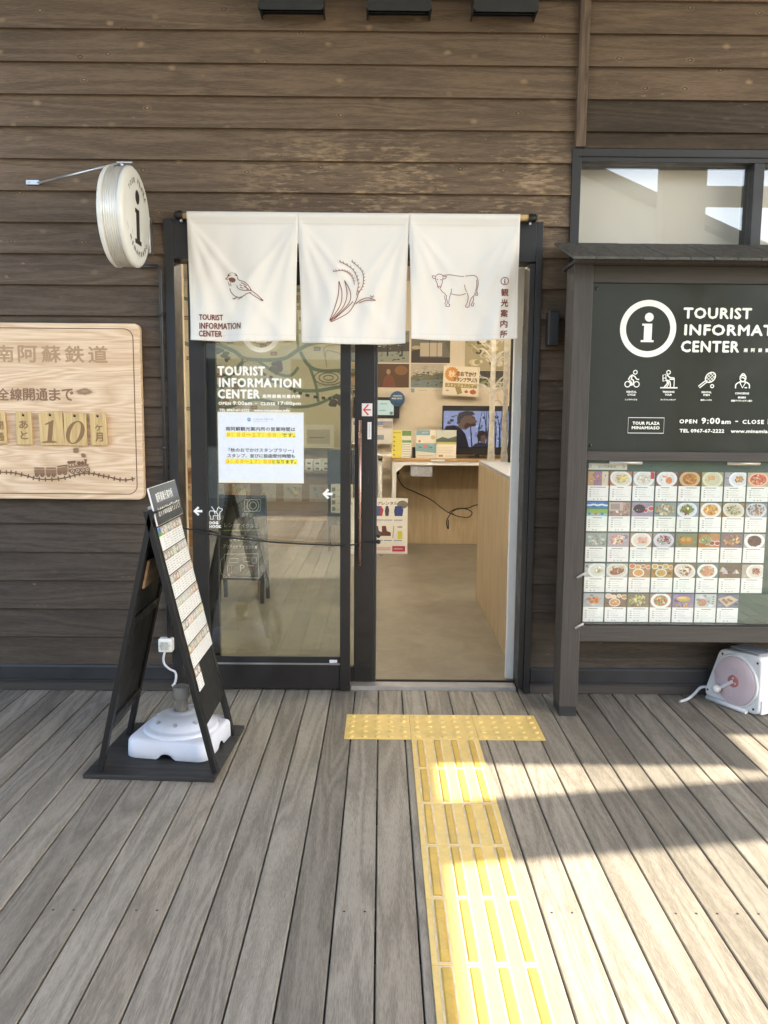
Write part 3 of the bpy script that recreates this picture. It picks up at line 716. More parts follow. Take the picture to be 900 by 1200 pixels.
p = Print(onc, base=.0012); q = crop(400, 240, 3.75); pl = lambda pts: [q(*a) for a in pts]
for a in ([(417, 306), (416, 322), (424, 340), (427, 356), (438, 358), (444, 342), (448, 326), (449, 312)], [(416, 308), (402, 306), (405, 316), (416, 318)], [(449, 308), (464, 306), (460, 316), (449, 318)], [(418, 304), (430, 297), (444, 299), (450, 305)],
          [(450, 302), (478, 300), (510, 304), (543, 306)], [(549, 304), (575, 300), (592, 302), (604, 314), (607, 340), (602, 366), (606, 384), (598, 388), (600, 372)], [(600, 318), (601, 345), (596, 370)],
          [(438, 362), (448, 376), (460, 384), (458, 400), (463, 418), (458, 430)], [(466, 388), (466, 404), (470, 424), (462, 438), (478, 440), (480, 430)], [(488, 360), (486, 378), (480, 398), (476, 424), (480, 438)],
          [(484, 382), (505, 388), (530, 388), (552, 380)], [(544, 342), (550, 362), (556, 374)], [(558, 376), (564, 396), (560, 420), (553, 436), (568, 438), (570, 424), (578, 400), (592, 384), (594, 372)], [(588, 392), (586, 412), (578, 430), (586, 434), (590, 420)],
          [(424, 350), (432, 352), (440, 350)]): p.spl(pl(a), LW * .85, BR)
for a in ((424, 322), (441, 322)): p.disc(*q(*a), .003, BR)
cx, cy = PX(592, 327.5); p.ring(cx, cy, .0175, .004, BR, 28); p.disc(cx, cy + .0085, .0032, BR); p.poly([(cx - .005, cy + .003), (cx + .0025, cy + .003), (cx + .0025, cy - .009), (cx + .005, cy - .009), (cx + .005, cy - .012), (cx - .005, cy - .012), (cx - .005, cy - .009), (cx - .0025, cy - .009), (cx - .0025, cy), (cx - .005, cy)], BR)
for i, ch in enumerate('観光案内所'):
    a = PX(588, 345 + 12.2 * i); b = PX(596.6, 336.5 + 12.2 * i); p.text(ch, a[0], a[1], b[0], b[1], BR, .0011)
p.build('cow_print', cur, world=True)
p = Print(onc, base=.0009); TH = (.60, .56, .50)
for k in range(3):
    for z in (ZTOP - .052, ZBOT + .024):
        x = XS[k] + .022; d = p.nxt()
        while x < XS[k + 1] - .022: zz_ = z + ((.003, -.005, .014)[k] * ((ZTOP - z) / .603) ** 2); p.rect(x, zz_, x + .0052, zz_ + .0010, TH, d); x += .0078
    for x in (XS[k] + .016, XS[k + 1] - .014):
        z = ZTOP - .06; d = p.nxt()
        while z > ZBOT + .03: p.rect(x, z - .0052, x + .0009, z, TH, d); z -= .0078
p.build('stitching', cur, world=True)

# ---------------------------------------------------------------- round projecting sign
sg = thing('round_sign', 'round white projecting drum sign marked with an i', 'sign', (-1.166, -.30, 2.306))
C0 = Vector((-1.166, -.30, 2.306)); RX = .0585
m = MB(); prof = [(.196, -RX), (.2135, -RX)] ; r0 = .2135
m.m = 0
zz = [-.052, -.034]
prof = [(.2135, -RX + .018)]
for k in range(7):
    x = -.030 + .010 * k; prof += [(.2135, x - .004), (.2105, x - .002), (.2105, x + .002), (.2135, x + .004)]
prof += [(.2135, RX - .018)]
m.lathe(prof, C0, (1, 0, 0), 72); m.build('drum', M_ALU, sg, True)
for s in (-1, 1):
    m = MB(); m.lathe([(.0001, s * (RX + .002)), (.178, s * (RX + .002)), (.186, s * (RX - .001)), (.197, s * (RX + .001)), (.209, s * (RX - .004)), (.2175, s * (RX - .012)), (.2175, s * (RX - .022)), (.2137, s * (RX - .024))], C0, (1, 0, 0), 72)
    fc = m.build('face', M_SIGNW, sg, True)
    if s > 0:
        p = Print(lambda u, v, d: (C0.x + RX + .002 + d, C0.y + u, C0.z + v), base=.0004); K = rgb(42, 36, 34)
        p.disc(.0, .088, .031, K, n=28)
        p.poly([(-.040, .035), (.024, .035), (.024, -.098), (.046, -.098), (.046, -.118), (-.050, -.118), (-.050, -.098), (-.026, -.098), (-.026, .015), (-.040, .015)], K)
        def arc(body, r, a0, a1, h, flip):
            n = len(body)
            for i, ch in enumerate(body):
                if ch == ' ': continue
                a = a0 + (a1 - a0) * i / (n - 1); cx, cy = r * math.cos(a), r * math.sin(a); wd = h * (.30 if ch == 'I' else .78)
                p.text(ch, cx - wd / 2, cy - h / 2, cx + wd / 2, cy + h / 2, K, .0008, rot=(cx, cy, (a - math.pi / 2) if not flip else (a + math.pi / 2)))
        arc('TOUR PLAZA', .158, R(138), R(42), .021, False); arc('MINAMIASO', .158, R(222), R(318), .021, True)
        p.build('lettering', fc, world=True)
m = MB(); m.box(-1.135, -1.112, -.080, -.03, 2.19, 2.36); m.build('wall_bracket', M_SILVER, sg, True, bev=.004)
m = MB(); m.tube([(-1.168, -.305, 2.520), (-1.168, -.305, 2.545)], .007, 8); m.box(-1.19, -1.12, -.312, -.298, 2.538, 2.544); m.tube([(-1.168, -.305, 2.541), (-1.655, -.03, 2.522)], .0065, 8); m.build('stay_rod', M_SILVER, sg, True)
m = MB(); m.box(-1.712, -1.650, -.036, -.028, 2.514, 2.534)
for x in (-1.70, -1.66): m.tube([(x, -.04, 2.524), (x, -.034, 2.524)], .004, 8)
m.build('stay_plate', M_SILVER, sg, True)

# ---------------------------------------------------------------- conduit and weatherproof socket
ob_ = thing('wall_socket', 'cream weatherproof socket on a grey conduit beside the door frame', 'socket', (-1.09, -.03, .255))
m = MB(); m.tube([(-1.19, -.045, 2.135), (-1.092, -.045, 2.136), (-1.079, -.045, 2.126), (-1.077, -.045, 2.11), (-1.078, -.045, .292)], .0095, 12); m.build('conduit', M_FLASH, ob_, True)
for z in (.6, 1.25, 1.9):
    m = MB(); m.box(-1.098, -1.062, -.036, -.028, z, z + .02); m.tube([(-1.078, -.045, z), (-1.078, -.045, z + .02)], .0115, 12); m.build('clamp', M_FLASH, ob_, True)
m = MB(); m.box(-1.128, -1.056, -.075, -.026, .222, .293); bx = m.build('box', M_SIGNW, ob_, True, bev=.008, seg=3)
m = MB(); m.box(-1.110, -1.075, -.083, -.0755, .236, .278); m.build('cover', M_TUBE, bx, True, bev=.003)
for x in (-1.118, -1.067): MB().tube([(x, -.0785, .257), (x, -.0755, .257)], .0035, 8).build('screw', M_SILVER, bx, True)
m = MB(); m.tube(spline([(-1.098, -.06, .222), (-1.106, -.06, .185), (-1.10, -.06, .155), (-1.075, -.058, .130), (-1.050, -.055, .115), (-1.045, -.055, .085), (-1.053, -.055, .055), (-1.066, -.052, .040)], 5), .006, 8); m.build('cable', M_WCORD, ob_, True)

# ---------------------------------------------------------------- carved wooden countdown board
wb = thing('carved_board', 'pale cedar board carved with a train and Japanese writing', 'board', (-1.85, -.04, 1.43))
def rrect(x0, x1, z0, z1, r, n=6):
    o = []
    for cx, cz, a0 in ((x1 - r, z1 - r, 0), (x0 + r, z1 - r, 90), (x0 + r, z0 + r, 180), (x1 - r, z0 + r, 270)):
        o += [(cx + r * math.cos(R(a0 + 90 * i / n)), cz + r * math.sin(R(a0 + 90 * i / n))) for i in range(n + 1)]
    return o
m = MB(); fnw = lambda u, v, d: (u, d, v)
m.prism(rrect(-2.72, -1.180, 1.002, 1.862, .028), fnw, -.068, -.026); pn = m.build('panel', M_CEDAR, wb, True, bev=.006, seg=3)
CV = (.27, .15, .08); CVD = (.17, .09, .045)
p = Print(xz(-.0682), base=.0003)
for pts in (rrect(-2.69, -1.212, 1.030, 1.836, .045, 8),): p.stroke(pts, .0045, CVD, closed=True)
BX = lambda px, py: (-1.870 + px * .004175, 1.861 - (py - 379.5) * .004175)
for i, ch in enumerate('南阿蘇鉄道'):
    a = BX(-4 + 27.3 * i, 424.5); b = BX(-4 + 27.3 * i + 22, 405.5); p.text(ch, a[0], a[1], b[0], b[1], (.45, .29, .165), .0020)
for i, ch in enumerate('全線開通まで'):
    a = BX(-3 + 15.1 * i, 468.8); b = BX(-3 + 15.1 * i + 13.4, 455); p.text(ch, a[0], a[1], b[0], b[1], CV, .0014)
q = lambda X, Y: BX(X / 6.923, 470 + Y / 6.923); pl = lambda pts: [q(*a) for a in pts]
tr = [(-200, 560), (-90, 575), (0, 578), (60, 580), (120, 590), (200, 610), (265, 628), (340, 634), (420, 632), (500, 620), (560, 604), (620, 588), (680, 580), (740, 584), (800, 600), (860, 610), (930, 628), (1000, 634), (1075, 622)]
p.spl(pl(tr), .006, CVD)
t2 = spline(pl(tr), 3)
for i in range(1, len(t2) - 1, 1):
    a = t2[i]; b = t2[i + 1]; dx, dy = b[0] - a[0], b[1] - a[1]; l = math.hypot(dx, dy); 
    if i % 2: p.stroke([(a[0] - dy / l * .011, a[1] + dx / l * .011), (a[0] + dy / l * .011, a[1] - dx / l * .011)], .0065, CVD)
for x0, y0 in ((254, 552), (348, 552), (442, 540)):
    dy = -14 if x0 == 442 else 0
    p.poly(pl([(x0, y0), (x0 + 82, y0 + dy), (x0 + 82, y0 + 46 + dy), (x0, y0 + 46)]), CV)
    p.poly(pl([(x0, y0 - 16), (x0 + 82, y0 - 16 + dy), (x0 + 82, y0 - 6 + dy), (x0, y0 - 6)]), CVD)
    for wx in (18, 62): p.disc(*q(x0 + wx, y0 + 48 + dy * .5), .0095, CVD); p.disc(*q(x0 + wx, y0 + 48 + dy * .5), .0045, CV)
p.poly(pl([(535, 500), (590, 500), (590, 515), (698, 505), (700, 540), (708, 550), (700, 555), (535, 575)]), CV)
p.poly(pl([(526, 484), (594, 478), (594, 496), (526, 502)]), CVD)
for x0 in (542, 566): p.poly(pl([(x0, 506), (x0 + 14, 505), (x0 + 14, 520), (x0, 521)]), (.60, .42, .28))
p.poly(pl([(668, 474), (684, 472), (682, 506), (672, 506)]), CVD); p.poly(pl([(664, 466), (688, 464), (686, 476), (666, 478)]), CVD)
p.disc(*q(622, 498), .010, CVD); p.disc(*q(650, 496), .009, CVD); p.stroke(pl([(540, 545), (700, 528)]), .006, (.60, .42, .28))
for wx, wy in ((566, 564), (610, 558), (652, 554), (688, 550)): p.disc(*q(wx, wy), .0125, CVD); p.disc(*q(wx, wy), .008, (.60, .42, .28)); p.disc(*q(wx, wy), .004, CVD)
p.poly(pl([(582, 378), (604, 374), (622, 382), (624, 404), (608, 416), (586, 414)]), CV); p.poly(pl([(640, 424), (656, 416), (676, 424), (682, 442), (668, 454), (646, 448)]), CV)
p.poly(pl([(580, 376), (622, 374), (624, 412), (580, 414)]), CV)
p.build('carving', pn, world=True)
# tags hung on hooks
def wtag(px0, px1, py0, py1, tilt, label):
    a = BX(px0, py1); b = BX(px1, py0); wd = b[0] - a[0]; hg = b[1] - a[1]
    t = thing('wooden_tag', label, 'tag', ((a[0] + b[0]) / 2, -.0685, b[1] - .012), group='wooden tags on the carved board')
    t.rotation_euler = (R(1.5), R(tilt), 0)
    m = MB(); m.prism([(-wd / 2, .012 - hg), (wd / 2, .012 - hg), (wd / 2, .012), (-wd / 2, .012)], fnw, -.022, -.010)
    bd = m.build('plate', M_TAG, t, bev=.002)
    m = MB(); m.tube([(0, .0, -.002), (0, -.026, -.002), (0, -.030, .004)], .0022, 6); m.lathe([(.006, -.0224), (.0001, -.0224)], (0, -.001, -.004), (0, 1, 0), 12); m.build('hook', M_BLACK, t)
    return t, bd, wd, hg
tp = lambda: Print(lambda u, v, d: (u, -.0222 - d, v), base=.0003)
TB = (.26, .145, .06)
t, bd, wd, hg = wtag(19.0, 37.6, 482.2, 520.5, .3, 'narrow wooden tag with two hiragana characters, left of the numerals'); p = tp()
p.text('あ', -.022, -.068, .020, -.030, TB, .0012); p.text('と', -.018, -.120, .018, -.082, TB, .0012); p.build('characters', bd)
t, bd, wd, hg = wtag(45.6, 73.6, 481.8, 520.8, -2.0, 'wooden tag carved with the numeral one'); p = tp()
p.poly([(-.030, -.046), (.012, -.028), (.016, -.028), (-.002, -.128), (.022, -.133), (.022, -.139), (-.052, -.139), (-.052, -.133), (-.024, -.128), (-.010, -.048), (-.030, -.050)], TB); p.build('numeral', bd)
t, bd, wd, hg = wtag(75.2, 101.6, 482.6, 521.2, .4, 'wooden tag carved with the numeral zero'); p = tp()
pts = [(.004 + .034 * math.cos(a) + .10 * .05 * math.sin(a) * 2, -.084 + .056 * math.sin(a)) for a in [2 * math.pi * i / 30 for i in range(30)]]
wds = [.005 + .016 * abs(math.cos(2 * math.pi * i / 30)) ** 1.5 for i in range(30)]; p.stroke([(x + (y + .084) * .28, y) for x, y in [(.034 * math.cos(2 * math.pi * i / 30), -.084 + .054 * math.sin(2 * math.pi * i / 30)) for i in range(30)]], wds, TB, closed=True); p.build('numeral', bd)
t, bd, wd, hg = wtag(105.6, 124.6, 482.6, 520.6, -1.2, 'narrow wooden tag with a katakana and a month character, right of the numerals'); p = tp()
p.text('ケ', -.016, -.075, .020, -.046, TB, .0012); p.text('月', -.017, -.127, .019, -.085, TB, .0014); p.build('characters', bd)
t, bd, wd, hg = wtag(-13, 7, 482, 519.6, -.6, 'wooden tag farthest left on the carved board, before the hiragana tag'); p = tp()
for i, ch in enumerate('開通'): p.text(ch, -.010, -.075 - .055 * i, .030, -.036 - .055 * i, TB, .001)
p.build('characters', bd)

# ---------------------------------------------------------------- A-frame board with a base board and a parasol foot
bb = MB(); bb.prism([(-.262, -.275), (.262, -.275), (.262, .275), (-.262, .275)], lambda u, v, d: (u, v, d), 0, .018)
o = bb.build('base_board', M_BASEB, bev=.003); o.location = (-.893, -.785, .0015); o.rotation_euler = (0, 0, R(-3))
tag(o, 'flat black board on the deck under the folding sign', 'board')
af = thing('folding_sign', 'black folding A frame sign covered with rows of menu cards', 'sign', (-.885, -.83, .0195))
RX0, RZ0, BZ = -.885, 1.068, .0200
SL = math.hypot(.245, RZ0 - BZ); ca_, sa_ = .245 / SL, (RZ0 - BZ) / SL
def RP(s, y, n): return (RX0 + ca_ * s + sa_ * n, y, RZ0 - sa_ * s + ca_ * n)
def LP(s, y, n): return (RX0 - ca_ * .96 * s - sa_ * n, y, RZ0 - sa_ * s + ca_ * n)
Y0, Y1 = -1.035, -.622
for F in (RP, LP):
    for y0, y1 in ((Y0, Y0 + .036), (Y1 - .036, Y1)):
        m = MB(); m.prism([(0, y0), (SL - .004, y0), (SL - .004, y1), (0, y1)], lambda u, v, d: F(u, v, d), -.022, .0); m.build('leg', M_BLACKW, af, True, bev=.002)
    m = MB(); m.prism([(.004, Y0 + .0365), (.885, Y0 + .0365), (.885, Y1 - .0365), (.004, Y1 - .0365)], lambda u, v, d: F(u, v, d), -.013, -.003); m.build('front_panel' if F is RP else 'back_panel', M_DKBOARD, af, True)
    for s in (.0, .43, .845):
      m = MB(); m.prism([(s + .001, Y0 + .0365), (s + .04, Y0 + .0365), (s + .04, Y1 - .0365), (s + .001, Y1 - .0365)], lambda u, v, d: F(u, v, d), -.024, -.0135)
      m.build('rail', M_BLACKW, af, True, bev=.0015)
m = MB(); m.prism([(.200, Y0 + .037), (.312, Y0 + .037), (.312, Y1 - .037), (.200, Y1 - .037)], lambda u, v, d: LP(u, v, d), -.034, -.0245); m.build('tan_slat', M_TAN, af, True, bev=.001)
for y in (Y0 + .1, Y1 - .1): MB().tube([RP(-.004, y - .03, -.014), RP(-.004, y + .03, -.014)], .008, 10).build('hinge', M_SILVER, af, True)
# header plate
m = MB(); m.prism([(-.082, -1.020), (.068, -1.020), (.068, -.612), (-.082, -.612)], lambda u, v, d: RP(u, v, d), .010, .0165); hp = m.build('header_plate', M_SIGNW, af, True, bev=.002)
m = MB(); m.prism([(.0, -1.005), (.05, -1.005), (.05, -.64), (.0, -.64)], lambda u, v, d: RP(u, v, d), .0005, .0098); m.build('spacer_block', M_TAN, af, True)
p = Print(lambda u, v, d: RP(-v, u, .0166 + d), base=.0003)
p.rect(-1.018, -.066, -.614, .080, rgb(54, 54, 59))
for i, ch in enumerate('南阿蘇観光案内所'): p.text(ch, -.952 + .031 * i, .018, -.926 + .031 * i, .054, WHITE, .0007)
for i, ch in enumerate('おすすめのお店マップです'): p.text(ch, -.975 + .0282 * i, -.036, -.953 + .0282 * i, -.002, WHITE, .0006)
p.build('header_text', hp, M_GLOSS, True)
# rows of cards
FOODC = [(.62, .30, .12), (.55, .18, .10), (.70, .52, .22), (.32, .20, .12), (.30, .38, .14), (.75, .62, .42), (.45, .12, .10), (.20, .30, .45), (.66, .42, .30), (.38, .26, .20)]
rd = random.Random(21)
def food_blobs(p, x0, y0, x1, y1, rd, pal, n):
    for _ in range(n):
        c = tone(rd, rd.choice(pal), .3); r_ = rd.uniform(.05, .16) * (y1 - y0)
        x = rd.uniform(x0 + r_, x1 - r_); y = rd.uniform(y0 + r_, y1 - r_); p.disc(x, y, r_, c, r_ * rd.uniform(.5, 1), 8, rot=rd.uniform(0, 3))
s0 = .078; RH = .0965
for r in range(7):
    p = Print(lambda u, v, d: RP(-v, u, .0005 + d), base=.0006, eps=.00002)
    ncol = 8 if r < 6 else 2; cw = (.986 - .626) / 8
    a = -.990; top = -(s0 + r * RH); bot = -(s0 + (r + 1) * RH - .005)
    p.rect(a, bot, a + cw * ncol, top, (.84, .84, .83))
    for k in range(ncol):
        x0 = a + cw * k + .0012; x1 = a + cw * (k + 1) - .0012; ph = top - .034
        bgc = rgb(70, 120, 190) if (r, k) == (0, 0) else jit(rd, rd.choice([(.55, .45, .33), (.40, .28, .18), (.62, .55, .45), (.30, .26, .22), (.45, .48, .42)]), .2)
        p.rect(x0, ph, x1, top - .001, bgc)
        if (r, k) == (0, 0): p.rect(x0, ph, x1, ph + .016, rgb(90, 150, 70)); continue
        p.disc((x0 + x1) / 2, (ph + top) / 2, .016, (.74, .72, .68), .012, 12); food_blobs(p, x0 + .006, ph + .004, x1 - .006, top - .006, rd, [rd.choice(FOODC), rd.choice(FOODC)], 9)
        d = p.nxt()
        for j in range(5): p.rect(x0 + .005, ph - .010 - .010 * j, x0 + .005 + rd.uniform(.016, .034), ph - .007 - .010 * j, (.45, .45, .45), d)
        p.rect(x1 + .0006, bot, x1 + .0014, top, (.42, .44, .46), d)
    p.build('card_row', af, M_GLOSS, True)

ub = thing('parasol_base', 'white plastic parasol base with a clear tube standing on the black board', 'parasol base', (-.850, -.745, .021), R(-9))
m = MB(); pts = rrect(-.185, .185, -.180, .180, .035, 5)
def loft(m, rings, smooth=True):
    n = len(rings[0]); m.smooth = smooth
    vs = [p for r in rings for p in r]; fs = []
    for k in range(len(rings) - 1):
        for i in range(n):
            j = (i + 1) % n; fs.append((k * n + i, k * n + j, (k + 1) * n + j, (k + 1) * n + i))
    fs.append(tuple(range((len(rings) - 1) * n, len(rings) * n))); m.idx(vs, fs); m.smooth = False
def outline(e, z, notch):
    o = []; n = 12
    cs = [(1, 1, 0), (-1, 1, 90), (-1, -1, 180), (1, -1, 270)]
    r = .045; hx, hy = .178 - e, .173 - e
    for k, (sx, sy, a0) in enumerate(cs):
        cx, cy = sx * (hx - r), sy * (hy - r)
        o += [(cx + r * math.cos(R(a0 + 90 * i / 6)), cy + r * math.sin(R(a0 + 90 * i / 6)), z) for i in range(7)]
        nx_, ny_, _ = cs[(k + 1) % 4]
        a = o[-1]; b = (nx_ * (hx - r) + r * math.cos(R(a0 + 90)), ny_ * (hy - r) + r * math.sin(R(a0 + 90)))
        for i in range(1, n * 2):
            t = i / (n * 2); zz_ = z + notch * max(0, 1 - ((t - .5) / .13) ** 2) ** .5 if abs(t - .5) < .13 else z
            o.append((a[0] + (b[0] - a[0]) * t, a[1] + (b[1] - a[1]) * t, zz_))
    return o
loft(m, [outline(.004, .0, .024), outline(.0, .004, .024), outline(.0, .030, .012), outline(.002, .066, 0), outline(.008, .076, 0), outline(.022, .080, 0)])
m.build('body', M_WHITEP, ub)
m = MB(); m.lathe([(.158, .078), (.155, .090), (.146, .094), (.134, .096), (.128, .102), (.118, .118), (.096, .134), (.070, .144), (.052, .148), (.050, .153), (.040, .155), (.030, .155)], n=64); dm = m.build('dome', M_WHITEP, ub)
for k in range(8):
    m = MB(); a = R(45 * k + 10); c_, s_ = math.cos(a), math.sin(a)
    m.tube([(c_ * .108 + c_ * .006, s_ * .108 + s_ * .006, .128), (c_ * .108, s_ * .108, .122)], [.0085, .0085], 12); m.build('dimple', M_GREYP, dm)
m = MB(); m.lathe([(.0255, .150), (.0255, .205), (.034, .206), (.0345, .255), (.033, .258), (.028, .258), (.0265, .250), (.0265, .20), (.0001, .20)], n=36); m.build('pole_socket', M_TUBE, ub)
m = MB()
for k in range(14):
    a = 2 * math.pi * k / 14; m.tube([(.0262 * math.cos(a), .0262 * math.sin(a), .153), (.0262 * math.cos(a), .0262 * math.sin(a), .204)], .0022, 5)
m.build('tube_rib', M_TUBE, ub)
m = MB(); m.tube([(.026, .012, .172), (.060, .030, .172)], .006, 8); m.tube([(.058, .029, .172), (.072, .036, .172)], .014, 10); m.build('clamp_knob', M_WHITEP, ub)

# ---------------------------------------------------------------- free standing notice board on the right
nb = thing('notice_board', 'dark timber notice board with small plank roof, green sign and glass case', 'notice board', (1.8, -.26, 0))
for x0, x1 in ((.862, .950), (2.66, 2.748)):
    m = MB(); m.box(x0, x1, -.335, -.185, .046, 2.135); ps = m.build('post', M_POST, nb, True, bev=.003)
    m = MB(); m.box(x0 + .004, x1 - .004, -.331, -.189, .0, .0455); m.build('post_foot', M_BASEB, ps, True)
for z0, z1 in ((2.036, 2.112), (1.2295, 1.274), (.366, .444)):
    m = MB(); m.box(.9505, 2.6595, -.322, -.205, z0, z1); m.build('beam', M_BEAM, nb, True, bev=.003)
rf = MB(); rd = random.Random(5); x = .818
A_, B_ = (-.490, 2.108), (-.085, 2.243)
while x < 2.80:
    rf.c = (rd.uniform(.55, 1), rd.random(), 0); xe = x + .102
    dz = rd.uniform(0, .0015)
    rf.prism([(A_[0], A_[1] + dz), (B_[0], B_[1] + dz), (B_[0], B_[1] + .012 + dz), (A_[0], A_[1] + .012 + dz)], lambda u, v, d: (d, u, v), x + .0012, xe - .0012); x = xe
rf.build('plank_roof', M_ROOFB, nb, True, bev=.001)
m = MB(); m.box(.850, 2.77, -.40, -.12, 2.1125, 2.128); m.build('roof_edge', M_POST, nb, True, bev=.002)
m = MB(); m.box(.9505, 2.6595, -.306, -.296, 1.2745, 2.0355); pnl = m.build('sign_panel', M_PANELG, nb, True)
for x in (.972, 2.636):
    for z in (1.30, 2.01): MB().lathe([(.0001, .004), (.006, .003), (.008, .0)], (x, -.306, z), (0, -1, 0), 12).build('panel_screw', M_BLACK, pnl, True)
p = Print(xz(-.3062), base=.0003); W = (.84, .85, .79)
p.ring(1.2155, 1.8345, .1150, .0275, W, 64)
p.disc(1.2185, 1.886, .0200, W, n=28)
p.poly([(1.188, 1.857), (1.2335, 1.857), (1.2335, 1.783), (1.243, 1.783), (1.243, 1.774), (1.184, 1.774), (1.184, 1.783), (1.197, 1.783), (1.197, 1.848), (1.188, 1.848)], W)
p.text('TOURIST', 1.376, 1.883, 1.684, 1.929, W, .0026, 1.12); p.text('INFORMATION', 1.384, 1.808, 1.940, 1.854, W, .0026, 1.12); p.text('CENTER', 1.372, 1.732, 1.636, 1.780, W, .0026, 1.12)
for i, ch in enumerate('南阿蘇観光案内所'): p.text(ch, 1.660 + .033 * i, 1.733, 1.677 + .033 * i, 1.750, W, .0008)
def icon_label(x, lines):
    for body, z, h, wd in lines: p.text(body, x - wd / 2, z, x + wd / 2, z + h, W, .0006)
# cyclist
def ic(x, z, k): return lambda pts: [(x + a * k, z + b * k) for a, b in pts]
I = ic(1.152, 1.570, .0385); lw = .0056
for a in (-.52, .55): 
    c_ = I([(a, .33)])[0]; p.ring(c_[0], c_[1], .0125, .0045, W, 24)
c_ = I([(.35, 1.75)])[0]; p.ring(c_[0], c_[1], .0085, .0042, W, 20)
p.spl(I([(-.1, .85), (.0, 1.35), (.3, 1.25), (.55, .95), (.85, .9)]), lw, W); p.spl(I([(-.45, .85), (-.2, 1.3), (.1, 1.45)]), lw, W); p.spl(I([(-.15, .95), (.18, .75), (.05, .2)]), lw, W); p.spl(I([(-.35, .8), (-.1, .55), (-.1, .15)]), lw, W)
icon_label(1.152, (('RENTAL', 1.544, .008, .046), ('CYCLE', 1.531, .008, .036), ('レンタサイクル', 1.509, .007, .056)))
I = ic(1.322, 1.568, .039)
c_ = I([(-.1, 1.8)])[0]; p.ring(c_[0], c_[1], .0085, .0042, W, 20)
p.stroke(I([(-.75, 1.45), (-.4, 1.6), (-.35, .85), (-.7, .75)]), .0042, W, closed=True); p.stroke(I([(-.72, 1.1), (-.40, 1.15)]), .0036, W)
p.spl(I([(-.25, 1.5), (.1, 1.2), (.55, 1.15), (.5, 1.0), (.05, 1.0)]), lw, W); p.spl(I([(-.3, .9), (.1, .7), (.2, .05)]), lw, W); p.spl(I([(-.25, .85), (-.2, .5), (-.55, .05)]), lw, W); p.spl(I([(-.1, .7), (-.05, .4), (-.25, .05)]), lw * .8, W)
p.stroke(I([(.62, 1.1), (.62, .05)]), .0038, W); p.stroke(I([(-1.0, 0), (1.05, 0)]), .0058, W)
icon_label(1.322, (('TREKKING', 1.545, .008, .054), ('TOUR', 1.532, .008, .032), ('ガイドトレッキング', 1.510, .007, .070)))
I = ic(1.498, 1.570, .039)
rk = lambda u, v: (.36 + .7071 * (u - v), 1.20 + .7071 * (u + v))
p.stroke(I([rk(.66 * math.cos(a), .50 * math.sin(a)) for a in [2 * math.pi * i / 28 for i in range(28)]]), .0052, W, closed=True)
for k in (-.3, 0, .3):
    p.stroke(I([rk(-.6 + abs(k) * .25, k * .85), rk(.6 - abs(k) * .25, k * .85)]), .0022, W); p.stroke(I([rk(k, -.45), rk(k, .45)]), .0022, W)
p.stroke(I([(-.02, .66), (-.85, -.02), (-1.0, .16), (-.18, .84)]), .0050, W, closed=True); c_ = I([(.62, .18)])[0]; p.ring(c_[0], c_[1], .0070, .0046, W, 20)
icon_label(1.498, (('RENTAL', 1.545, .008, .045), ('ITEM', 1.532, .008, .028), ('道具レンタル', 1.510, .007, .052)))
I = ic(1.662, 1.568, .039)
c_ = I([(0, 1.15)])[0]; p.ring(c_[0], c_[1], .0135, .0050, W, 24); p.spl(I([(-.36, 1.3), (-.15, 1.62), (.0, 1.7), (.15, 1.62), (.36, 1.3)]), .0055, W); p.spl(I([(-.2, 1.2), (.05, 1.25), (.25, 1.05)]), .005, W)
p.spl(I([(-.82, .0), (-.78, .45), (-.4, .72), (0, .78), (.4, .72), (.78, .45), (.82, .0)]), .0055, W); p.stroke(I([(-.35, .7), (.0, .05), (.35, .7)]), .0050, W); p.rect(*I([(.25, .02)])[0], *I([(.55, .14)])[0], W)
icon_label(1.662, (('CONCIERGE', 1.541, .008, .064), ('観光案内', 1.522, .0085, .036), ('体験/アクティビティ紹介', 1.507, .0085, .098)))
p.stroke([(1.142, 1.430), (1.308, 1.430), (1.308, 1.359), (1.142, 1.359)], .0028, W, closed=True)
p.text('TOUR PLAZA', 1.163, 1.398, 1.287, 1.411, W, .001, 1.1); p.text('MINAMIASO', 1.160, 1.377, 1.288, 1.390, W, .001, 1.1)
p.text('OPEN', 1.380, 1.406, 1.460, 1.423, W, .0012, 1.25); p.text('9:00', 1.482, 1.405, 1.566, 1.431, W, .0014, 1.15); p.text('am', 1.574, 1.405, 1.616, 1.418, W, .0012, 1.1); p.text('-', 1.638, 1.415, 1.650, 1.418, W, .001); p.text('CLOSE', 1.672, 1.406, 1.770, 1.423, W, .0012, 1.25); p.text('17:00', 1.79, 1.405, 1.885, 1.431, W, .0014, 1.15); p.text('pm', 1.893, 1.400, 1.935, 1.418, W, .0012, 1.1)
p.text('TEL 0967-67-2222', 1.382, 1.364, 1.588, 1.379, W, .0010, 1.05); p.text('www.minamiaso.info', 1.620, 1.364, 1.87, 1.379, W, .0010, 1.05)
p.build('lettering', pnl, world=True)
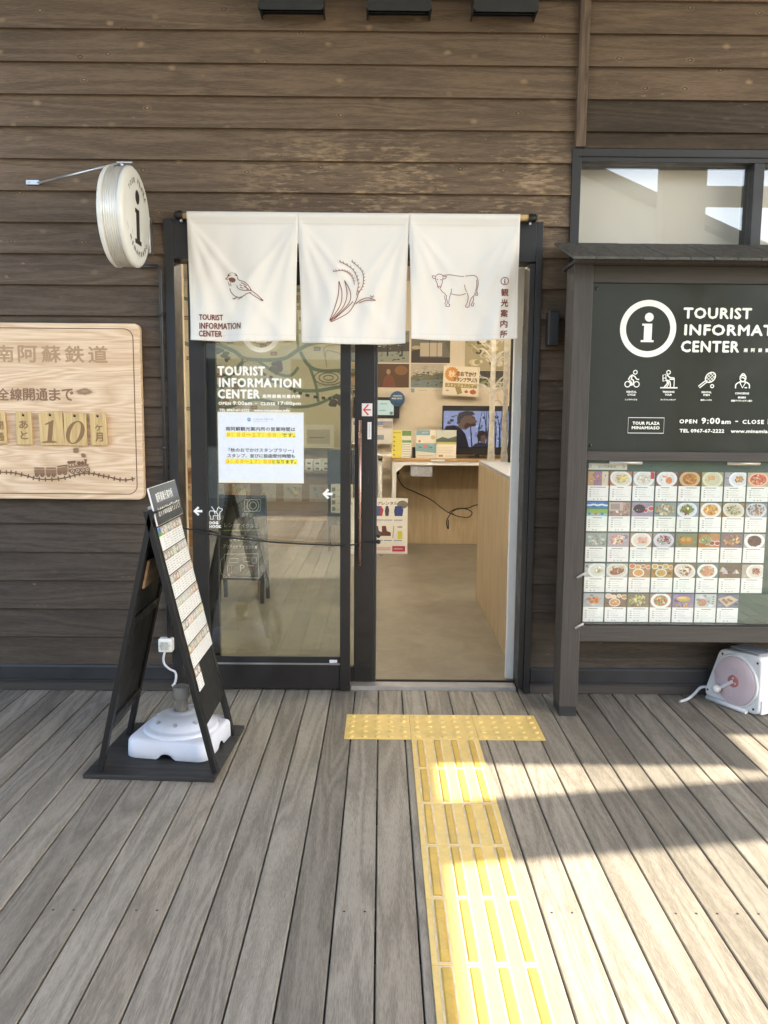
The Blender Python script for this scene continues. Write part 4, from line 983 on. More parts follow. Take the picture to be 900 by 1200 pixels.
# glass case
m = MB(); m.box(.9505, 2.6595, -.262, -.252, .4445, 1.229); m.build('case_back', M_BACKG, nb, True)
m = MB(); m.box(.9507, .966, -.312, -.292, .4445, 1.229); m.box(.9662, 2.6595, -.312, -.292, .4445, .450); m.build('case_edge', M_FRAMEB, nb, True)
m = MB(); m.box(.9665, 2.6595, -.306, -.301, .4505, 1.226); m.build('case_glass', M_CGLASS, nb, True)
for x0, x1 in ((1.062, 1.216), (1.613, 1.766)):
    m = MB(); m.box(x0, x1, -.313, -.3065, 1.214, 1.228); h = m.build('hinge', M_YELW, nb, True, bev=.002)
    m = MB(); m.tube([(x0, -.314, 1.222), (x1, -.314, 1.222)], .004, 10)
    for k in range(3): m.tube([(x0 + .03 + .045 * k, -.3155, 1.219), (x0 + .03 + .045 * k, -.313, 1.219)], .004, 8)
    m.build('hinge_pin', M_SILVER, h, True)
for z in (.447, .690):
    m = MB(); m.tube([(.925, -.338, z - .012), (.945, -.345, z + .004), (.962, -.343, z + .012)], .0055, 8); m.build('latch', M_TUBE, nb, True)
tc = Print(xz(-.2640), base=.0015)
tc.rect(.968, 1.184, 1.160, 1.214, (.70, .68, .62)); tc.ring(.984, 1.201, .006, .002, INK, 16); tc.stroke([(.980, 1.196), (.974, 1.190)], .002, INK)
for i, ch in enumerate('近くの飲食店'): tc.text(ch, 1.024 + .014 * i, 1.193, 1.036 + .014 * i, 1.205, INK)
tc.stroke([(1.136, 1.203), (1.146, 1.203), (1.146, 1.192)], .002, INK); tc.disc(1.142, 1.194, .004, (.5, .5, .5))
tag(tc.build('title_card', None), 'small white heading strip above the menu cards in the glass case', 'card')
# the menu cards pinned in the case, each with its own picture
FO = [  # description, background, plate colour or None, food colours, kind
 [('jars and snacks in a brown collage', (.45, .26, .20), None, [(.62, .30, .16), (.30, .20, .28), (.62, .50, .42)], 'grid'),
  ('yellow omelette on a white oval plate', (.62, .24, .10), (.80, .78, .74), [(.72, .56, .18), (.66, .48, .14), (.78, .68, .32)], 'oval'),
  ('pale dish beside a red can', (.58, .54, .50), (.82, .80, .78), [(.66, .60, .48), (.45, .42, .40), (.74, .70, .60)], 'can'),
  ('orange drink in a round glass', (.30, .16, .16), (.80, .80, .82), [(.66, .24, .10), (.72, .40, .22)], 'cup'),
  ('round brown burger steak', (.24, .10, .06), (.60, .42, .22), [(.42, .16, .05), (.60, .30, .08), (.66, .40, .12)], 'round'),
  ('glass jar on a yellow green cloth', (.48, .44, .24), (.70, .70, .50), [(.66, .40, .20), (.60, .56, .30)], 'jar'),
  ('toast with cream on a white plate', (.50, .48, .54), (.86, .86, .88), [(.60, .34, .14), (.50, .20, .10), (.70, .48, .24)], 'side'),
  ('red pizza', (.60, .52, .42), (.72, .44, .24), [(.66, .12, .07), (.70, .30, .16), (.80, .60, .42)], 'pizza')],
 [('green meadow under a blue sky', (.10, .28, .70), None, [(.25, .45, .10)], 'meadow'),
  ('pink shop front', (.52, .36, .30), None, [(.62, .36, .28), (.74, .62, .54), (.30, .32, .16)], 'shop'),
  ('dark bowl set with green pickles', (.46, .38, .48), None, [(.10, .07, .08), (.50, .56, .20), (.62, .12, .12)], 'bowls'),
  ('fried bread on teal', (.36, .44, .40), None, [(.46, .28, .14), (.60, .44, .26), (.66, .62, .48)], 'heap'),
  ('green curry on a pale blue plate', (.46, .46, .54), (.72, .77, .84), [(.20, .20, .07), (.28, .14, .07), (.26, .36, .10)], 'curry'),
  ('orange omelette on a white plate', (.46, .40, .26), (.84, .80, .76), [(.72, .30, .06), (.76, .44, .12), (.78, .56, .30)], 'round'),
  ('green leaf salad in an oval dish', (.52, .28, .10), (.76, .72, .62), [(.24, .30, .14), (.46, .46, .30), (.40, .34, .20)], 'oval'),
  ('brown rolls on pale blue paper', (.42, .40, .40), (.60, .66, .74), [(.46, .24, .10), (.28, .18, .12), (.52, .30, .14)], 'heap')],
 [('grey blue fish on a plate', (.40, .44, .40), None, [(.38, .52, .58), (.70, .66, .54), (.30, .34, .30)], 'heap'),
  ('cream cake with strawberries', (.52, .46, .52), None, [(.74, .68, .62), (.66, .14, .12), (.70, .52, .34)], 'cake'),
  ('pink sandwich', (.56, .40, .28), (.82, .76, .68), [(.66, .36, .28), (.72, .46, .36), (.62, .30, .22)], 'block'),
  ('berry plate with a glass', (.36, .32, .42), (.70, .66, .72), [(.36, .08, .12), (.60, .58, .62), (.30, .34, .20)], 'cake'),
  ('two round golden buns', (.34, .34, .20), None, [(.60, .40, .12), (.52, .24, .06)], 'buns'),
  ('green soup with fried potatoes', (.56, .26, .10), None, [(.30, .34, .16), (.74, .60, .30), (.30, .06, .06)], 'bowls'),
  ('dark fried chicken', (.26, .18, .20), None, [(.50, .26, .08), (.40, .14, .05), (.66, .44, .20)], 'heap'),
  ('black curry on a white plate', (.58, .56, .56), (.86, .86, .86), [(.10, .04, .03), (.16, .07, .05)], 'round')],
 [('egg and leaves on a white plate', (.66, .66, .68), (.80, .82, .80), [(.76, .62, .30), (.44, .50, .28), (.80, .78, .70)], 'side'),
  ('large brown steak', (.58, .58, .60), (.70, .68, .66), [(.30, .12, .07), (.36, .16, .10), (.66, .50, .30)], 'steak'),
  ('soup bowl set with small dishes', (.54, .32, .18), (.80, .76, .68), [(.64, .34, .12), (.58, .24, .08)], 'set'),
  ('tray of many small dishes', (.50, .30, .10), (.74, .70, .60), [(.54, .34, .10), (.26, .20, .14)], 'set'),
  ('curry and rice on a dark table', (.28, .18, .11), (.78, .74, .66), [(.30, .14, .04), (.70, .64, .52)], 'oval'),
  ('prawn salad piled on a white plate', (.20, .26, .26), (.82, .82, .82), [(.68, .26, .16), (.72, .48, .34), (.36, .46, .18)], 'round'),
  ('glass pyramids on a dark table', (.20, .13, .08), None, [(.44, .38, .34), (.56, .50, .46)], 'pyr'),
  ('cake slice on a round plate', (.56, .48, .40), (.80, .76, .70), [(.34, .14, .08), (.56, .30, .20)], 'side')],
 [('orange cake on a grey cloth', (.58, .58, .60), None, [(.66, .26, .10), (.56, .18, .08)], 'block'),
  ('hot pot on a dark wooden table', (.28, .17, .11), (.66, .60, .54), [(.56, .26, .10), (.68, .52, .34)], 'set'),
  ('yellow green fried vegetables', (.30, .24, .16), None, [(.60, .56, .20), (.66, .62, .36), (.36, .42, .16)], 'heap'),
  ('tomato dish with green garnish', (.44, .32, .28), (.84, .84, .84), [(.52, .16, .08), (.24, .38, .12), (.66, .50, .36)], 'round'),
  ('large burger with lettuce on purple', (.34, .28, .48), None, [(.62, .36, .12), (.26, .42, .08), (.26, .12, .06)], 'burger'),
  ('fried ball with blue flowers', (.70, .72, .72), None, [(.52, .22, .10), (.14, .20, .46), (.40, .50, .26)], 'ball'),
  ('wooden tray on dark blue', (.20, .22, .30), None, [(.56, .44, .32), (.26, .18, .13)], 'tray')]]
ORD = ('first', 'second', 'third', 'fourth', 'fifth', 'sixth', 'seventh', 'eighth'); ROWN = ('top row', 'second row', 'middle row', 'fourth row', 'bottom row')
def picture(p, x0, y0, x1, y1, spec, rd):
    desc, bgc, plate, pal, kind = spec; cx, cy = (x0 + x1) / 2, (y0 + y1) / 2; hw, hh = (x1 - x0) / 2, (y1 - y0) / 2
    bgc = tuple(x * .78 for x in bgc); p.rect(x0, y0, x1, y1, bgc)
    for _ in range(16):
        r_ = rd.uniform(.10, .3) * hh; xx = rd.uniform(x0 + r_ * 1.4, x1 - r_ * 1.4); yy = rd.uniform(y0 + r_, y1 - r_); p.disc(xx, yy, r_ * 1.4, tone(rd, bgc, .5), r_ * .8, 9, rot=rd.uniform(-.2, .2))
    def clipd(x, y, r1, c, r2=None, n=16, rot=0):
        r2 = r1 if r2 is None else r2; pts = []
        for i in range(n):
            a = 2 * math.pi * i / n; u, v = r1 * math.cos(a), r2 * math.sin(a)
            X = x + u * math.cos(rot) - v * math.sin(rot); Y = y + u * math.sin(rot) + v * math.cos(rot)
            pts.append((min(max(X, x0), x1) , min(max(Y, y0), y1)))
        p.poly(pts, c)
    def scat(x, y, r1, r2, n, sz):
        for _ in range(n):
            a = rd.uniform(0, 6.28); q_ = rd.random() ** .5; s = rd.uniform(.5, 1) * sz
            clipd(x + r1 * q_ * math.cos(a), y + r2 * q_ * math.sin(a), s, tone(rd, rd.choice(pal), .45), s * rd.uniform(.35, .9), 7, rd.uniform(0, 3))
    if kind == 'meadow':
        p.rect(x0, y0, x1, cy, (.30, .48, .12)); p.poly([(x0, cy), (x1, cy), (x1, cy + hh * .25), (cx, cy + hh * .35), (x0, cy + hh * .15)], (.12, .24, .22))
        for k in range(5): clipd(x0 + hw * (.3 + .38 * k), cy + hh * (.55 + .1 * (k % 2)), hw * .3, (.72, .80, .88), hh * .12)
        p.rect(x0, y0, x1, y0 + hh * .35, (.35, .55, .66))
        for k, c in ((.3, (.14, .24, .5)), (.9, (.66, .20, .14)), (1.5, (.12, .22, .5))): clipd(x0 + hw * k, y0 + hh * .35, hw * .14, c, hh * .2)
    elif kind == 'shop':
        p.rect(x0, cy - hh * .2, cx + hw * .3, y1, (.62, .46, .40)); p.rect(x0 + hw * .15, cy, cx, y1 - hh * .2, (.36, .32, .30)); scat(cx + hw * .2, cy - hh * .3, hw * .6, hh * .4, 12, hh * .2)
    elif kind == 'grid':
        for k in range(3): p.rect(x0 + hw * (.04 + .66 * k), y0, x0 + hw * (.60 + .66 * k), y1, jit(rd, pal[k], .2))
        scat(cx, cy, hw * .85, hh * .8, 22, hh * .22)
    elif kind == 'pyr':
        for k in range(6): 
            X = x0 + hw * rd.uniform(.2, 1.7); Y = y0 + hh * rd.uniform(.3, 1.3); s = hh * rd.uniform(.3, .55); p.poly([(max(x0, X - s), Y), (min(x1, X + s), Y), (X, min(y1, Y + s * 1.2))], jit(rd, pal[0], .3)); p.poly([(X, Y), (min(x1, X + s), Y), (X, min(y1, Y + s * 1.2))], jit(rd, pal[1], .3))
    elif kind == 'tray':
        p.poly([(x0, cy + hh * .3), (cx - hw * .1, y0 + hh * .1), (x1 - hw * .05, cy + hh * .2), (cx + hw * .15, y1 - hh * .2)], pal[0])
        for k in range(2): p.poly([(x0 + hw * (.35 + .45 * k), cy + hh * (.15 + .0 * k)), (x0 + hw * (.85 + .45 * k), cy - hh * .45 + hh * .25 * k), (x0 + hw * (1.05 + .45 * k), cy - hh * .2 + hh * .25 * k), (x0 + hw * (.55 + .45 * k), cy + hh * .4)], jit(rd, pal[1], .2))
    elif kind == 'burger':
        scat(cx, y0 + hh * .35, hw * .9, hh * .3, 18, hh * .25)
        clipd(cx, cy - hh * .05, hw * .68, pal[2], hh * .22); clipd(cx, cy + hh * .3, hw * .66, pal[0], hh * .38); clipd(cx - hw * .1, cy + hh * .42, hw * .45, (.74, .52, .26), hh * .18); clipd(cx + hw * .2, cy - hh * .05, hw * .55, pal[1], hh * .09)
    elif kind == 'buns':
        for k in (-.25, .25): clipd(cx + hw * k, cy, hw * .36, jit(rd, pal[1], .1), hh * .55); clipd(cx + hw * k - hw * .06, cy + hh * .15, hw * .22, pal[0], hh * .3)
    elif kind == 'ball':
        clipd(cx - hw * .35, cy - hh * .25, hw * .45, pal[0], hh * .52); scat(cx - hw * .35, cy - hh * .2, hw * .35, hh * .4, 10, hh * .15)
        for k in range(9): clipd(cx + hw * rd.uniform(.1, .85), cy + hh * rd.uniform(-.6, .8), hh * .16, jit(rd, pal[1 + k % 2], .3), hh * .1)
    elif kind in ('bowls', 'set'):
        for k in range(6 if kind == 'set' else 4):
            X = x0 + hw * (.3 + .5 * (k % 4)); Y = y1 - hh * (.35 + .15 * (k % 2)) if kind == 'set' else cy + hh * rd.uniform(-.5, .5); s = hh * rd.uniform(.28, .42)
            clipd(X, Y, s * 1.2, (.70, .68, .62), s); clipd(X, Y, s * .95, jit(rd, rd.choice(pal), .2), s * .75); 
        X = cx - hw * .1 if kind == 'set' else cx - hw * .3; Y = cy - hh * .3 if kind == 'set' else cy + hh * .1; s = hh * .62
        clipd(X, Y, s * 1.35, plate or pal[0], s); clipd(X, Y, s * 1.08, pal[0], s * .76); scat(X, Y, s * .8, s * .5, 8, hh * .16)
    else:
        ox = {'side': .35, 'curry': -.1, 'cup': .0}.get(kind, 0) * hw
        if plate: clipd(cx + ox, cy, hw * (1.04 if kind in ('oval', 'steak') else .96), plate, hh * 1.16, 22, .0 if kind != 'oval' else -.25); clipd(cx + ox, cy, hw * (.86 if kind in ('oval', 'steak') else .74), tuple(x * .86 for x in jit(rd, plate, .06)), hh * .88, 20, .0 if kind != 'oval' else -.25)
        if kind == 'pizza': clipd(cx, cy, hw * .88, pal[2], hh * .9, 22); clipd(cx, cy, hw * .78, pal[0], hh * .78, 22)
        if kind == 'round': clipd(cx, cy, hw * .66, pal[0], hh * .78, 18)
        if kind == 'steak': clipd(cx, cy - hh * .1, hw * .7, pal[0], hh * .5, 18, .25); clipd(cx + hw * .5, cy + hh * .5, hw * .25, pal[2], hh * .25)
        if kind == 'block': p.poly([(cx - hw * .35, cy - hh * .5), (cx + hw * .5, cy - hh * .45), (cx + hw * .6, cy + hh * .4), (cx - hw * .3, cy + hh * .35)], pal[0])
        if kind == 'can': p.rect(x1 - hw * .4, cy, x1 - hw * .05, y1 - hh * .05, (.50, .06, .05))
        if kind == 'jar': p.rect(cx - hw * .5, cy - hh * .6, cx + hw * .3, cy + hh * .7, (.62, .60, .42)); p.rect(cx - hw * .42, cy - hh * .1, cx + hw * .22, cy + hh * .5, pal[0])
        if kind == 'cup': clipd(cx, cy - hh * .15, hw * .5, (.78, .78, .80), hh * .72); clipd(cx + hw * .2, cy - hh * .2, hw * .3, pal[0], hh * .5); clipd(cx - hw * .25, y1 - hh * .25, hw * .16, (.82, .80, .78), hh * .24); clipd(cx + hw * .22, y1 - hh * .22, hw * .16, (.82, .80, .78), hh * .22)
        if kind == 'cake': p.poly([(cx - hw * .3, cy + hh * .1), (cx + hw * .6, cy), (cx + hw * .6, cy + hh * .5), (cx, cy + hh * .7)], pal[0])
        if kind == 'curry': clipd(cx - hw * .2, cy, hw * .4, pal[1], hh * .5); clipd(cx + hw * .12, cy, hw * .36, pal[2], hh * .5)
        n = {'cup': 6, 'jar': 4, 'block': 12, 'steak': 14}.get(kind, 46)
        rx, ry = {'heap': (.85, .75), 'side': (.36, .45), 'can': (.6, .5), 'block': (.4, .4)}.get(kind, (.64, .66))
        scat(cx + ox, cy, hw * rx, hh * ry, n, hh * .24); scat(cx + ox, cy, hw * rx * .9, hh * ry * .9, n // 2, hh * .10)
        if kind == 'curry': clipd(cx - hw * .02, cy + hh * .2, hh * .18, (.84, .82, .66))
rd = random.Random(77)
for r, row in enumerate(FO):
    for k, spec in enumerate(row):
        x0 = .9745 + .1084 * k + .004 * (r == 0) * 0; x1 = x0 + .1015; z1 = (1.176, 1.030, .8825, .7345, .5885)[r]; z0 = z1 - .1395
        t_ = rd.uniform(-.4, .4)
        ctr = Vector(((x0 + x1) / 2, -.263, (z0 + z1) / 2)); w2, h2 = (x1 - x0) / 2, (z1 - z0) / 2
        p = Print(lambda u, v, d: (u, -d, v), eps=.00002, base=.0012)
        p.rect(-w2, -h2, w2, h2, jit(rd, (.88, .87, .85), .02))
        picture(p, -w2, h2 - .067, w2, h2, spec, rd)
        d = p.nxt(); g_ = (.36, .35, .34)
        p.rect(-rd.uniform(.014, .040), h2 - .0765, rd.uniform(.014, .040), h2 - .0735, (.22, .21, .21), d)
        for j in range(4):
            zz_ = h2 - .0865 - .0105 * j; p.rect(-w2 + .012, zz_ - .0012, -w2 + .021, zz_ + .0024, g_, d)
            xx = -w2 + .027 + .003 * (j % 2)
            while xx < -w2 + (.060, .052, .058, .088)[j] + rd.uniform(-.004, .012): l_ = rd.uniform(.002, .006); p.rect(xx, zz_ - .0009, xx + l_, zz_ + .0012, (.5, .49, .48), d); xx += l_ + .0012
        for j in range(rd.choice((1, 2, 2, 3))): p.disc(-.016 + .016 * j + rd.uniform(-.002, .002), -h2 + .0075, .0030, (.40, .39, .38), n=8, d=d)
        o = p.build('menu_card', None, M_GLOSS); o.location = ctr; o.rotation_euler = (0, R(t_), 0)
        tag(o, 'menu card picturing %s, %s in the %s' % (spec[0], ORD[k], ROWN[r]), 'card', 'menu cards in the glass case')

# ---------------------------------------------------------------- hose reel on the deck
A0 = Vector((1.69, -.075, 0)); DU = Vector((.125, -.24, 0)).normalized(); DN = Vector((-DU.y, DU.x, 0))      # DN points away from the face
hr = thing('hose_reel', 'ivory hose reel with a pink crank disc lying on the deck by the wall', 'hose reel', tuple(A0))
def F(u, v, d): return tuple(A0 + DU * u + DN * d + Vector((0, 0, v)))      # d > 0 goes back into the case
def rpoly(pts, r, n=5):
    o = []
    k = len(pts)
    for i in range(k):
        p, q, s = Vector(pts[i - 1]), Vector(pts[i]), Vector(pts[(i + 1) % k]); rr = r[i] if isinstance(r, (list, tuple)) else r
        a = (p - q).normalized(); b = (s - q).normalized(); st, en = q + a * rr, q + b * rr
        for j in range(n + 1):
            t = j / n; o.append(tuple((st * (1 - t) + q * t) * (1 - t) + (q * (1 - t) + en * t) * t))
    return o
FP = rpoly([(-.045, .004), (.292, .004), (.292, .292), (.048, .280)], [.06, .035, .03, .035])
m = MB(); m.prism(FP, F, 0, .20); cs = m.build('case', M_REELW, hr, True, bev=.010, seg=3)
m = MB(); m.prism(rpoly([(.285, .010), (.300, .010), (.300, .080), (.285, .080)], .004), F, .012, .19); m.build('corner_guard', M_REELW, cs, True, bev=.003)
for (u, v) in ((.066, .255), (.270, .262), (-.012, .045), (.262, .030)): MB().lathe([(.0001, .0025), (.0055, .0020), (.0060, -.002)], F(u, v, 0), tuple(-DN), 12).build('screw', M_BLACK, cs, True)
m = MB(); m.box(0, 1, 0, 1, 0, 1)
m = MB(); m.prism([(.085, .2925), (.255, .2935), (.255, .2965), (.085, .2955)], F, .03, .15); m.build('top_print', M_GREYP, cs, True)
m = MB(); m.lathe([(.134, -.001), (.134, .003), (.128, .0075), (.1225, .0075), (.1215, .004)], F(.150, .140, 0), tuple(-DN), 64); m.build('rim', M_REELW, cs, True)
m = MB(); m.lathe([(.1205, .002), (.1205, .0085), (.118, .0105), (.045, .0085), (.032, .0085), (.0001, .0085)], F(.150, .140, 0), tuple(-DN), 64); dk = m.build('crank_disc', M_PINK, hr, True)
m = MB(); m.lathe([(.030, .0088), (.030, .013), (.027, .015), (.012, .013), (.0001, .013)], F(.147, .138, 0), tuple(-DN), 36); m.build('hub', M_ROSE, dk, True)
for k in range(3):
    m = MB(); a = R(90 + 120 * k); m.tube([F(.147 + .016 * math.cos(a), .138 + .016 * math.sin(a), -.0128), F(.147 + .016 * math.cos(a), .138 + .016 * math.sin(a), -.0165)], .006, 10); m.build('hub_lug', M_PINK, dk, True)
m = MB(); a, b = Vector(F(.147, .138, -.0155)), Vector(F(.078, .085, -.0155)); m.bar(a, b, .016, .006, up=tuple(-DN)); cr = m.build('crank_arm', M_REELW, dk, True, bev=.002)
m = MB(); m.lathe([(.0001, .046), (.010, .045), (.0185, .038), (.021, .026), (.018, .012), (.012, .0)], F(.076, .083, -.019), tuple(-DN), 28); m.build('knob', M_REELW, dk, True)
m = MB(); m.prism(rpoly([(.146, .16), (.162, .157), (.166, .205), (.150, .208)], .003), F, -.0112, -.0098); m.prism(rpoly([(.128, .062), (.144, .06), (.146, .095), (.132, .098)], .003), F, -.0112, -.0098); m.build('disc_slot', M_PINK, dk, True)
m = MB(); m.tube([F(-.002, .010, -.014), F(.236, .010, -.014)], .0115, 12); m.build('foot_bar', M_REELW, hr, True)
m = MB(); m.tube(spline([F(-.02, .05, .03), (1.655, -.05, .050), (1.61, -.075, .022), (1.56, -.115, .0095), (1.518, -.140, .0085)], 6), .0075, 10); m.build('hose', M_WCORD, hr, True)
m = MB(); m.tube([(1.520, -.1385, .0086), (1.512, -.145, .0085)], .0062, 10); m.build('hose_end', M_TUBE, hr, True)

# ---------------------------------------------------------------- tactile paving tiles
XT, YT = .1421, -.338
rd = random.Random(8)
def tile_base(m, e=.0008): m.prism([(e, -.3 + e), (.3 - e, -.3 + e), (.3 - e, -e), (e, -e)], lambda u, v, d: (u, v, d), .0012, .0042)
LB = ('left of the three dotted warning tiles at the doorway', 'middle dotted warning tile, where the bar tiles start', 'right of the three dotted warning tiles, near the dark post')
for k in range(3):
    t = thing('tactile_tile', 'yellow tactile tile, ' + LB[k], 'tactile tile', (XT - .3 + .3 * k, YT, 0), group='yellow tactile tiles')
    m = MB(); tile_base(m); m.build('plate', M_YEL, t, bev=.0008, seg=1)
    m = MB()
    for i in range(5):
        for j in range(5): m.lathe([(.0125, .004), (.0120, .0062), (.0098, .0088), (.0075, .0092), (.0001, .0092)], (.03 + .06 * i, -.03 - .06 * j, 0), n=20)
    m.build('dot_pattern', M_YEL, t)
NB = ('first', 'second', 'third', 'fourth', 'fifth', 'sixth', 'seventh')
for k in range(7):
    t = thing('tactile_tile', 'yellow barred tactile tile, %s of the strip counted from the door' % NB[k], 'tactile tile', (XT, YT - .3 - .3 * k, 0), group='yellow tactile tiles')
    m = MB(); tile_base(m); m.build('plate', M_YEL, t, bev=.0008, seg=1)
    m = MB(); e = MB()
    for i in range(4):
        x = .0375 + .075 * i; a, b = -.288, -.012
        m.prism([(x - .0145, .0040), (x - .0095, .0085), (x + .0095, .0085), (x + .0145, .0040)], lambda u, v, d: (u, d, v), a, b)
        for s in (-1, 1): e.prism([(x + s * .0148, .0042), (x + s * .0205, .0042), (x + s * .0205, .0047), (x + s * .0148, .0050)][::s], lambda u, v, d: (u, d, v), a, b)
        e.box(x - .0205, x + .0205, b + .0004, b + .007, .0042, .0049); e.box(x - .0205, x + .0205, a - .007, a - .0004, .0042, .0049)
    m.build('bar_pattern', M_YEL2, t, bev=.0012, seg=1); e.build('worn_edges', M_YELW, t)

# ---------------------------------------------------------------- paper notice in its clear sleeve, cord across the door
nt_ = thing('paper_notice', 'white notice with yellow highlighted opening hours taped to the glass', 'notice', (-.605, -.004, 1.26))
m = MB(); m.box(-.822, -.392, .0068, .0088, 1.084, 1.440); m.build('clear_sleeve', M_SIGNW, nt_, True)
p = Print(xz(.0066), base=.0003); K = rgb(58, 58, 62)
p.rect(-.817, 1.100, -.396, 1.428, (.76, .80, .88))
p.disc(-.665, 1.403, .010, (.18, .32, .60)); p.stroke([(-.676, 1.395), (-.664, 1.408), (-.652, 1.396)], .003, (.5, .65, .85)); p.text('みなみあそ観光局', -.644, 1.400, -.545, 1.410, (.20, .34, .60)); p.text('MINAMIASO TOURISM', -.644, 1.392, -.57, 1.396, (.3, .42, .65))
p.text('南阿蘇観光案内所の営業時間は', -.782, 1.346, -.434, 1.366, K, .0005)
p.rect(-.780, 1.314, -.432, 1.340, YEL); OR = (.80, .34, .05)
p.text('９：００～１７：００', -.776, 1.318, -.532, 1.336, OR, .0008); p.text('です。', -.500, 1.317, -.436, 1.335, K, .0004)
p.text('「秋のおでかけスタンプラリー」', -.768, 1.240, -.442, 1.260, K, .0004); p.text('スタンプ、並びに投函受付時間も', -.776, 1.212, -.436, 1.231, K, .0004)
p.rect(-.784, 1.180, -.424, 1.206, YEL); p.text('９：００～１７：００', -.780, 1.184, -.556, 1.202, OR, .0008); p.text('となります。', -.550, 1.184, -.432, 1.202, K, .0004)
p.build('sheet', nt_, world=True)
m = MB(); pts = spline([(-1.012, -.04, .862), (-.93, -.022, .842), (-.80, -.018, .813), (-.65, -.016, .795), (-.50, -.016, .783), (-.33, -.016, .775), (-.18, -.016, .772), (-.10, .036, .774), (-.02, .044, .781)], 8)
cd_ = thing('elastic_rope', 'thin black cord stretched across the glass door', 'cord', (-.5, -.016, .78))
m.tube(pts, .0042, 8); m.build('rope', M_CORD, cd_, True)
m = MB(); m.lathe([(.0001, -.012), (.010, -.008), (.012, 0), (.010, .008), (.0001, .012)], (-.012, .044, .782), (1, 0, 0), 14); m.lathe([(.0001, -.010), (.009, -.006), (.010, 0), (.009, .006), (.0001, .010)], (-.012, .044, .812), (1, 0, 0), 14); m.build('end_ball', M_CORD, cd_, True)
m = MB(); m.box(.800, .850, -.105, -.0252, 1.772, 1.935); wbx = m.build('wall_box', M_VENT, bev=.004); tag(wbx, 'small dark box on the boards beside the notice board post', 'box')

# ================================================================== OBJECTS INSIDE
sc_ = thing('service_counter', 'long light wood service counter with grey top, right of the doorway', 'counter', (1.1, 1.1, .02))
m = MB(); m.box(.738, .760, .175, 2.09, .0205, 1.062); m.box(.7605, 1.9, 2.068, 2.09, .0205, 1.062); m.build('panel', M_PLY, sc_, True, bev=.002)
m = MB(); m.box(.738, 1.9, .175, 2.09, 1.0625, 1.084); m.build('top', M_GREYP, sc_, True, bev=.003)
# white cut-out birches on the counter
def birch(x, w, h, seed, label, br):
    r = random.Random(seed); t = thing('paper_birch', label, 'cut-out tree', (x, 1.98, 1.0845), group='white cut-out birches')
    m = MB(); m.prism([(-w * .75, 0), (w * .75, 0), (w * .5, h * .15), (w * .42, h), (-w * .42, h), (-w * .55, h * .15)], lambda u, v, d: (u, d, v), -.008, .008); m.build('trunk', M_BIRCH, t)
    m = MB()
    for k in range(br):
        s = -1 if k % 2 else 1; z = h * r.uniform(.42, .85); l = r.uniform(.06, .17)
        pts = spline([(0, 0, z), (s * l * .4, 0, z + l * .5), (s * l * .75, 0, z + l * .55), (s * l, 0, z + l * r.uniform(.5, 1.2))], 4); m.tube(pts, [.006 * (1 - .7 * i / len(pts)) for i in range(len(pts))], 6)
        for q_ in (5, 8): a = pts[q_]; m.tube([a, (a[0] + s * r.uniform(-.02, .05), 0, a[2] + r.uniform(-.04, .06))], [.003, .0015], 5)
    m.build('branches', M_BIRCH, t)
birch(.815, .037, 1.12, 1, 'white cut-out birch with many thin branches on the counter end', 20); birch(.912, .036, .90, 2, 'shorter white cut-out birch beside the charcoal pin board', 5)
pb = thing('pin_board', 'charcoal chalk board with notes standing on the service counter', 'board', (1.2, 1.88, 1.085))
m = MB(); m.box(.925, 1.9, 1.86, 1.885, 1.085, 2.06); m.build('board', M_DKBOARD, pb, True)
p = Print(xz(1.8595)); rd = random.Random(4)
for k in range(26):
    z = 1.12 + .035 * k; x = .945; d = p.nxt()
    while x < 1.25: l_ = rd.uniform(.006, .03); p.rect(x, z, x + l_, z + .010, (.30, .29, .27), d); x += l_ + rd.uniform(.004, .012)
p.rect(.948, 1.30, 1.03, 1.50, (.42, .46, .50)); p.rect(.948, 1.30, 1.03, 1.40, (.34, .30, .22)); p.rect(.945, 1.50, .962, 1.66, (.50, .58, .40)); p.rect(.972, 1.70, .990, 1.80, (.42, .40, .36))
p.build('print', pb, world=True)

dsk = thing('display_table', 'wood topped table with white legs along the back wall', 'table', (.8, 4.35, .02))
m = MB(); m.box(.104, 1.75, 4.19, 4.68, .944, .972); m.build('table_top', M_TABLE, dsk, True, bev=.003)
m = MB(); m.box(.110, 1.745, 4.20, 4.235, .905, .9435); m.build('frame', M_WHITEM, dsk, True)
for x in (.110, 1.70):
    for y in (4.2, 4.63): m = MB(); m.box(x, x + .042, y, y + .042, .0205, .9045 if y < 4.5 else .9435); m.build('leg', M_WHITEM, dsk, True, bev=.002)
m = MB(); m.prism([(.1525, .9045), (.235, .9045), (.1525, .83)], lambda u, v, d: (u, d, v), 4.205, 4.23); m.build('corner_brace', M_WHITEM, dsk, True)
bk = tag(MB().box(.13, 2.7, 4.69, 4.715, .0205, .93).build('wood_panel', M_PLY, bev=.001), 'plain wood panel against the back wall under the table', 'panel')
ls = thing('white_stand', 'slim white stand leg with a black joint left of the table', 'stand', (-.01, 4.22, .02))
m = MB(); m.tube([(-.012, 4.22, .0205), (-.012, 4.22, 1.0)], .022, 14); m.build('pole', M_WHITEM, ls, True)
m = MB(); m.tube([(-.012, 4.22, .955), (-.012, 4.22, .968)], .0235, 14); m.build('joint', M_BLACK, ls, True); m = MB(); m.box(-.30, .10, 4.10, 4.35, 1.001, 1.02); m.build('shelf', M_WHITEM, ls, True)
bs = thing('wire_basket', 'grey cable basket hung under the table front', 'basket', (.42, 4.3, .85))
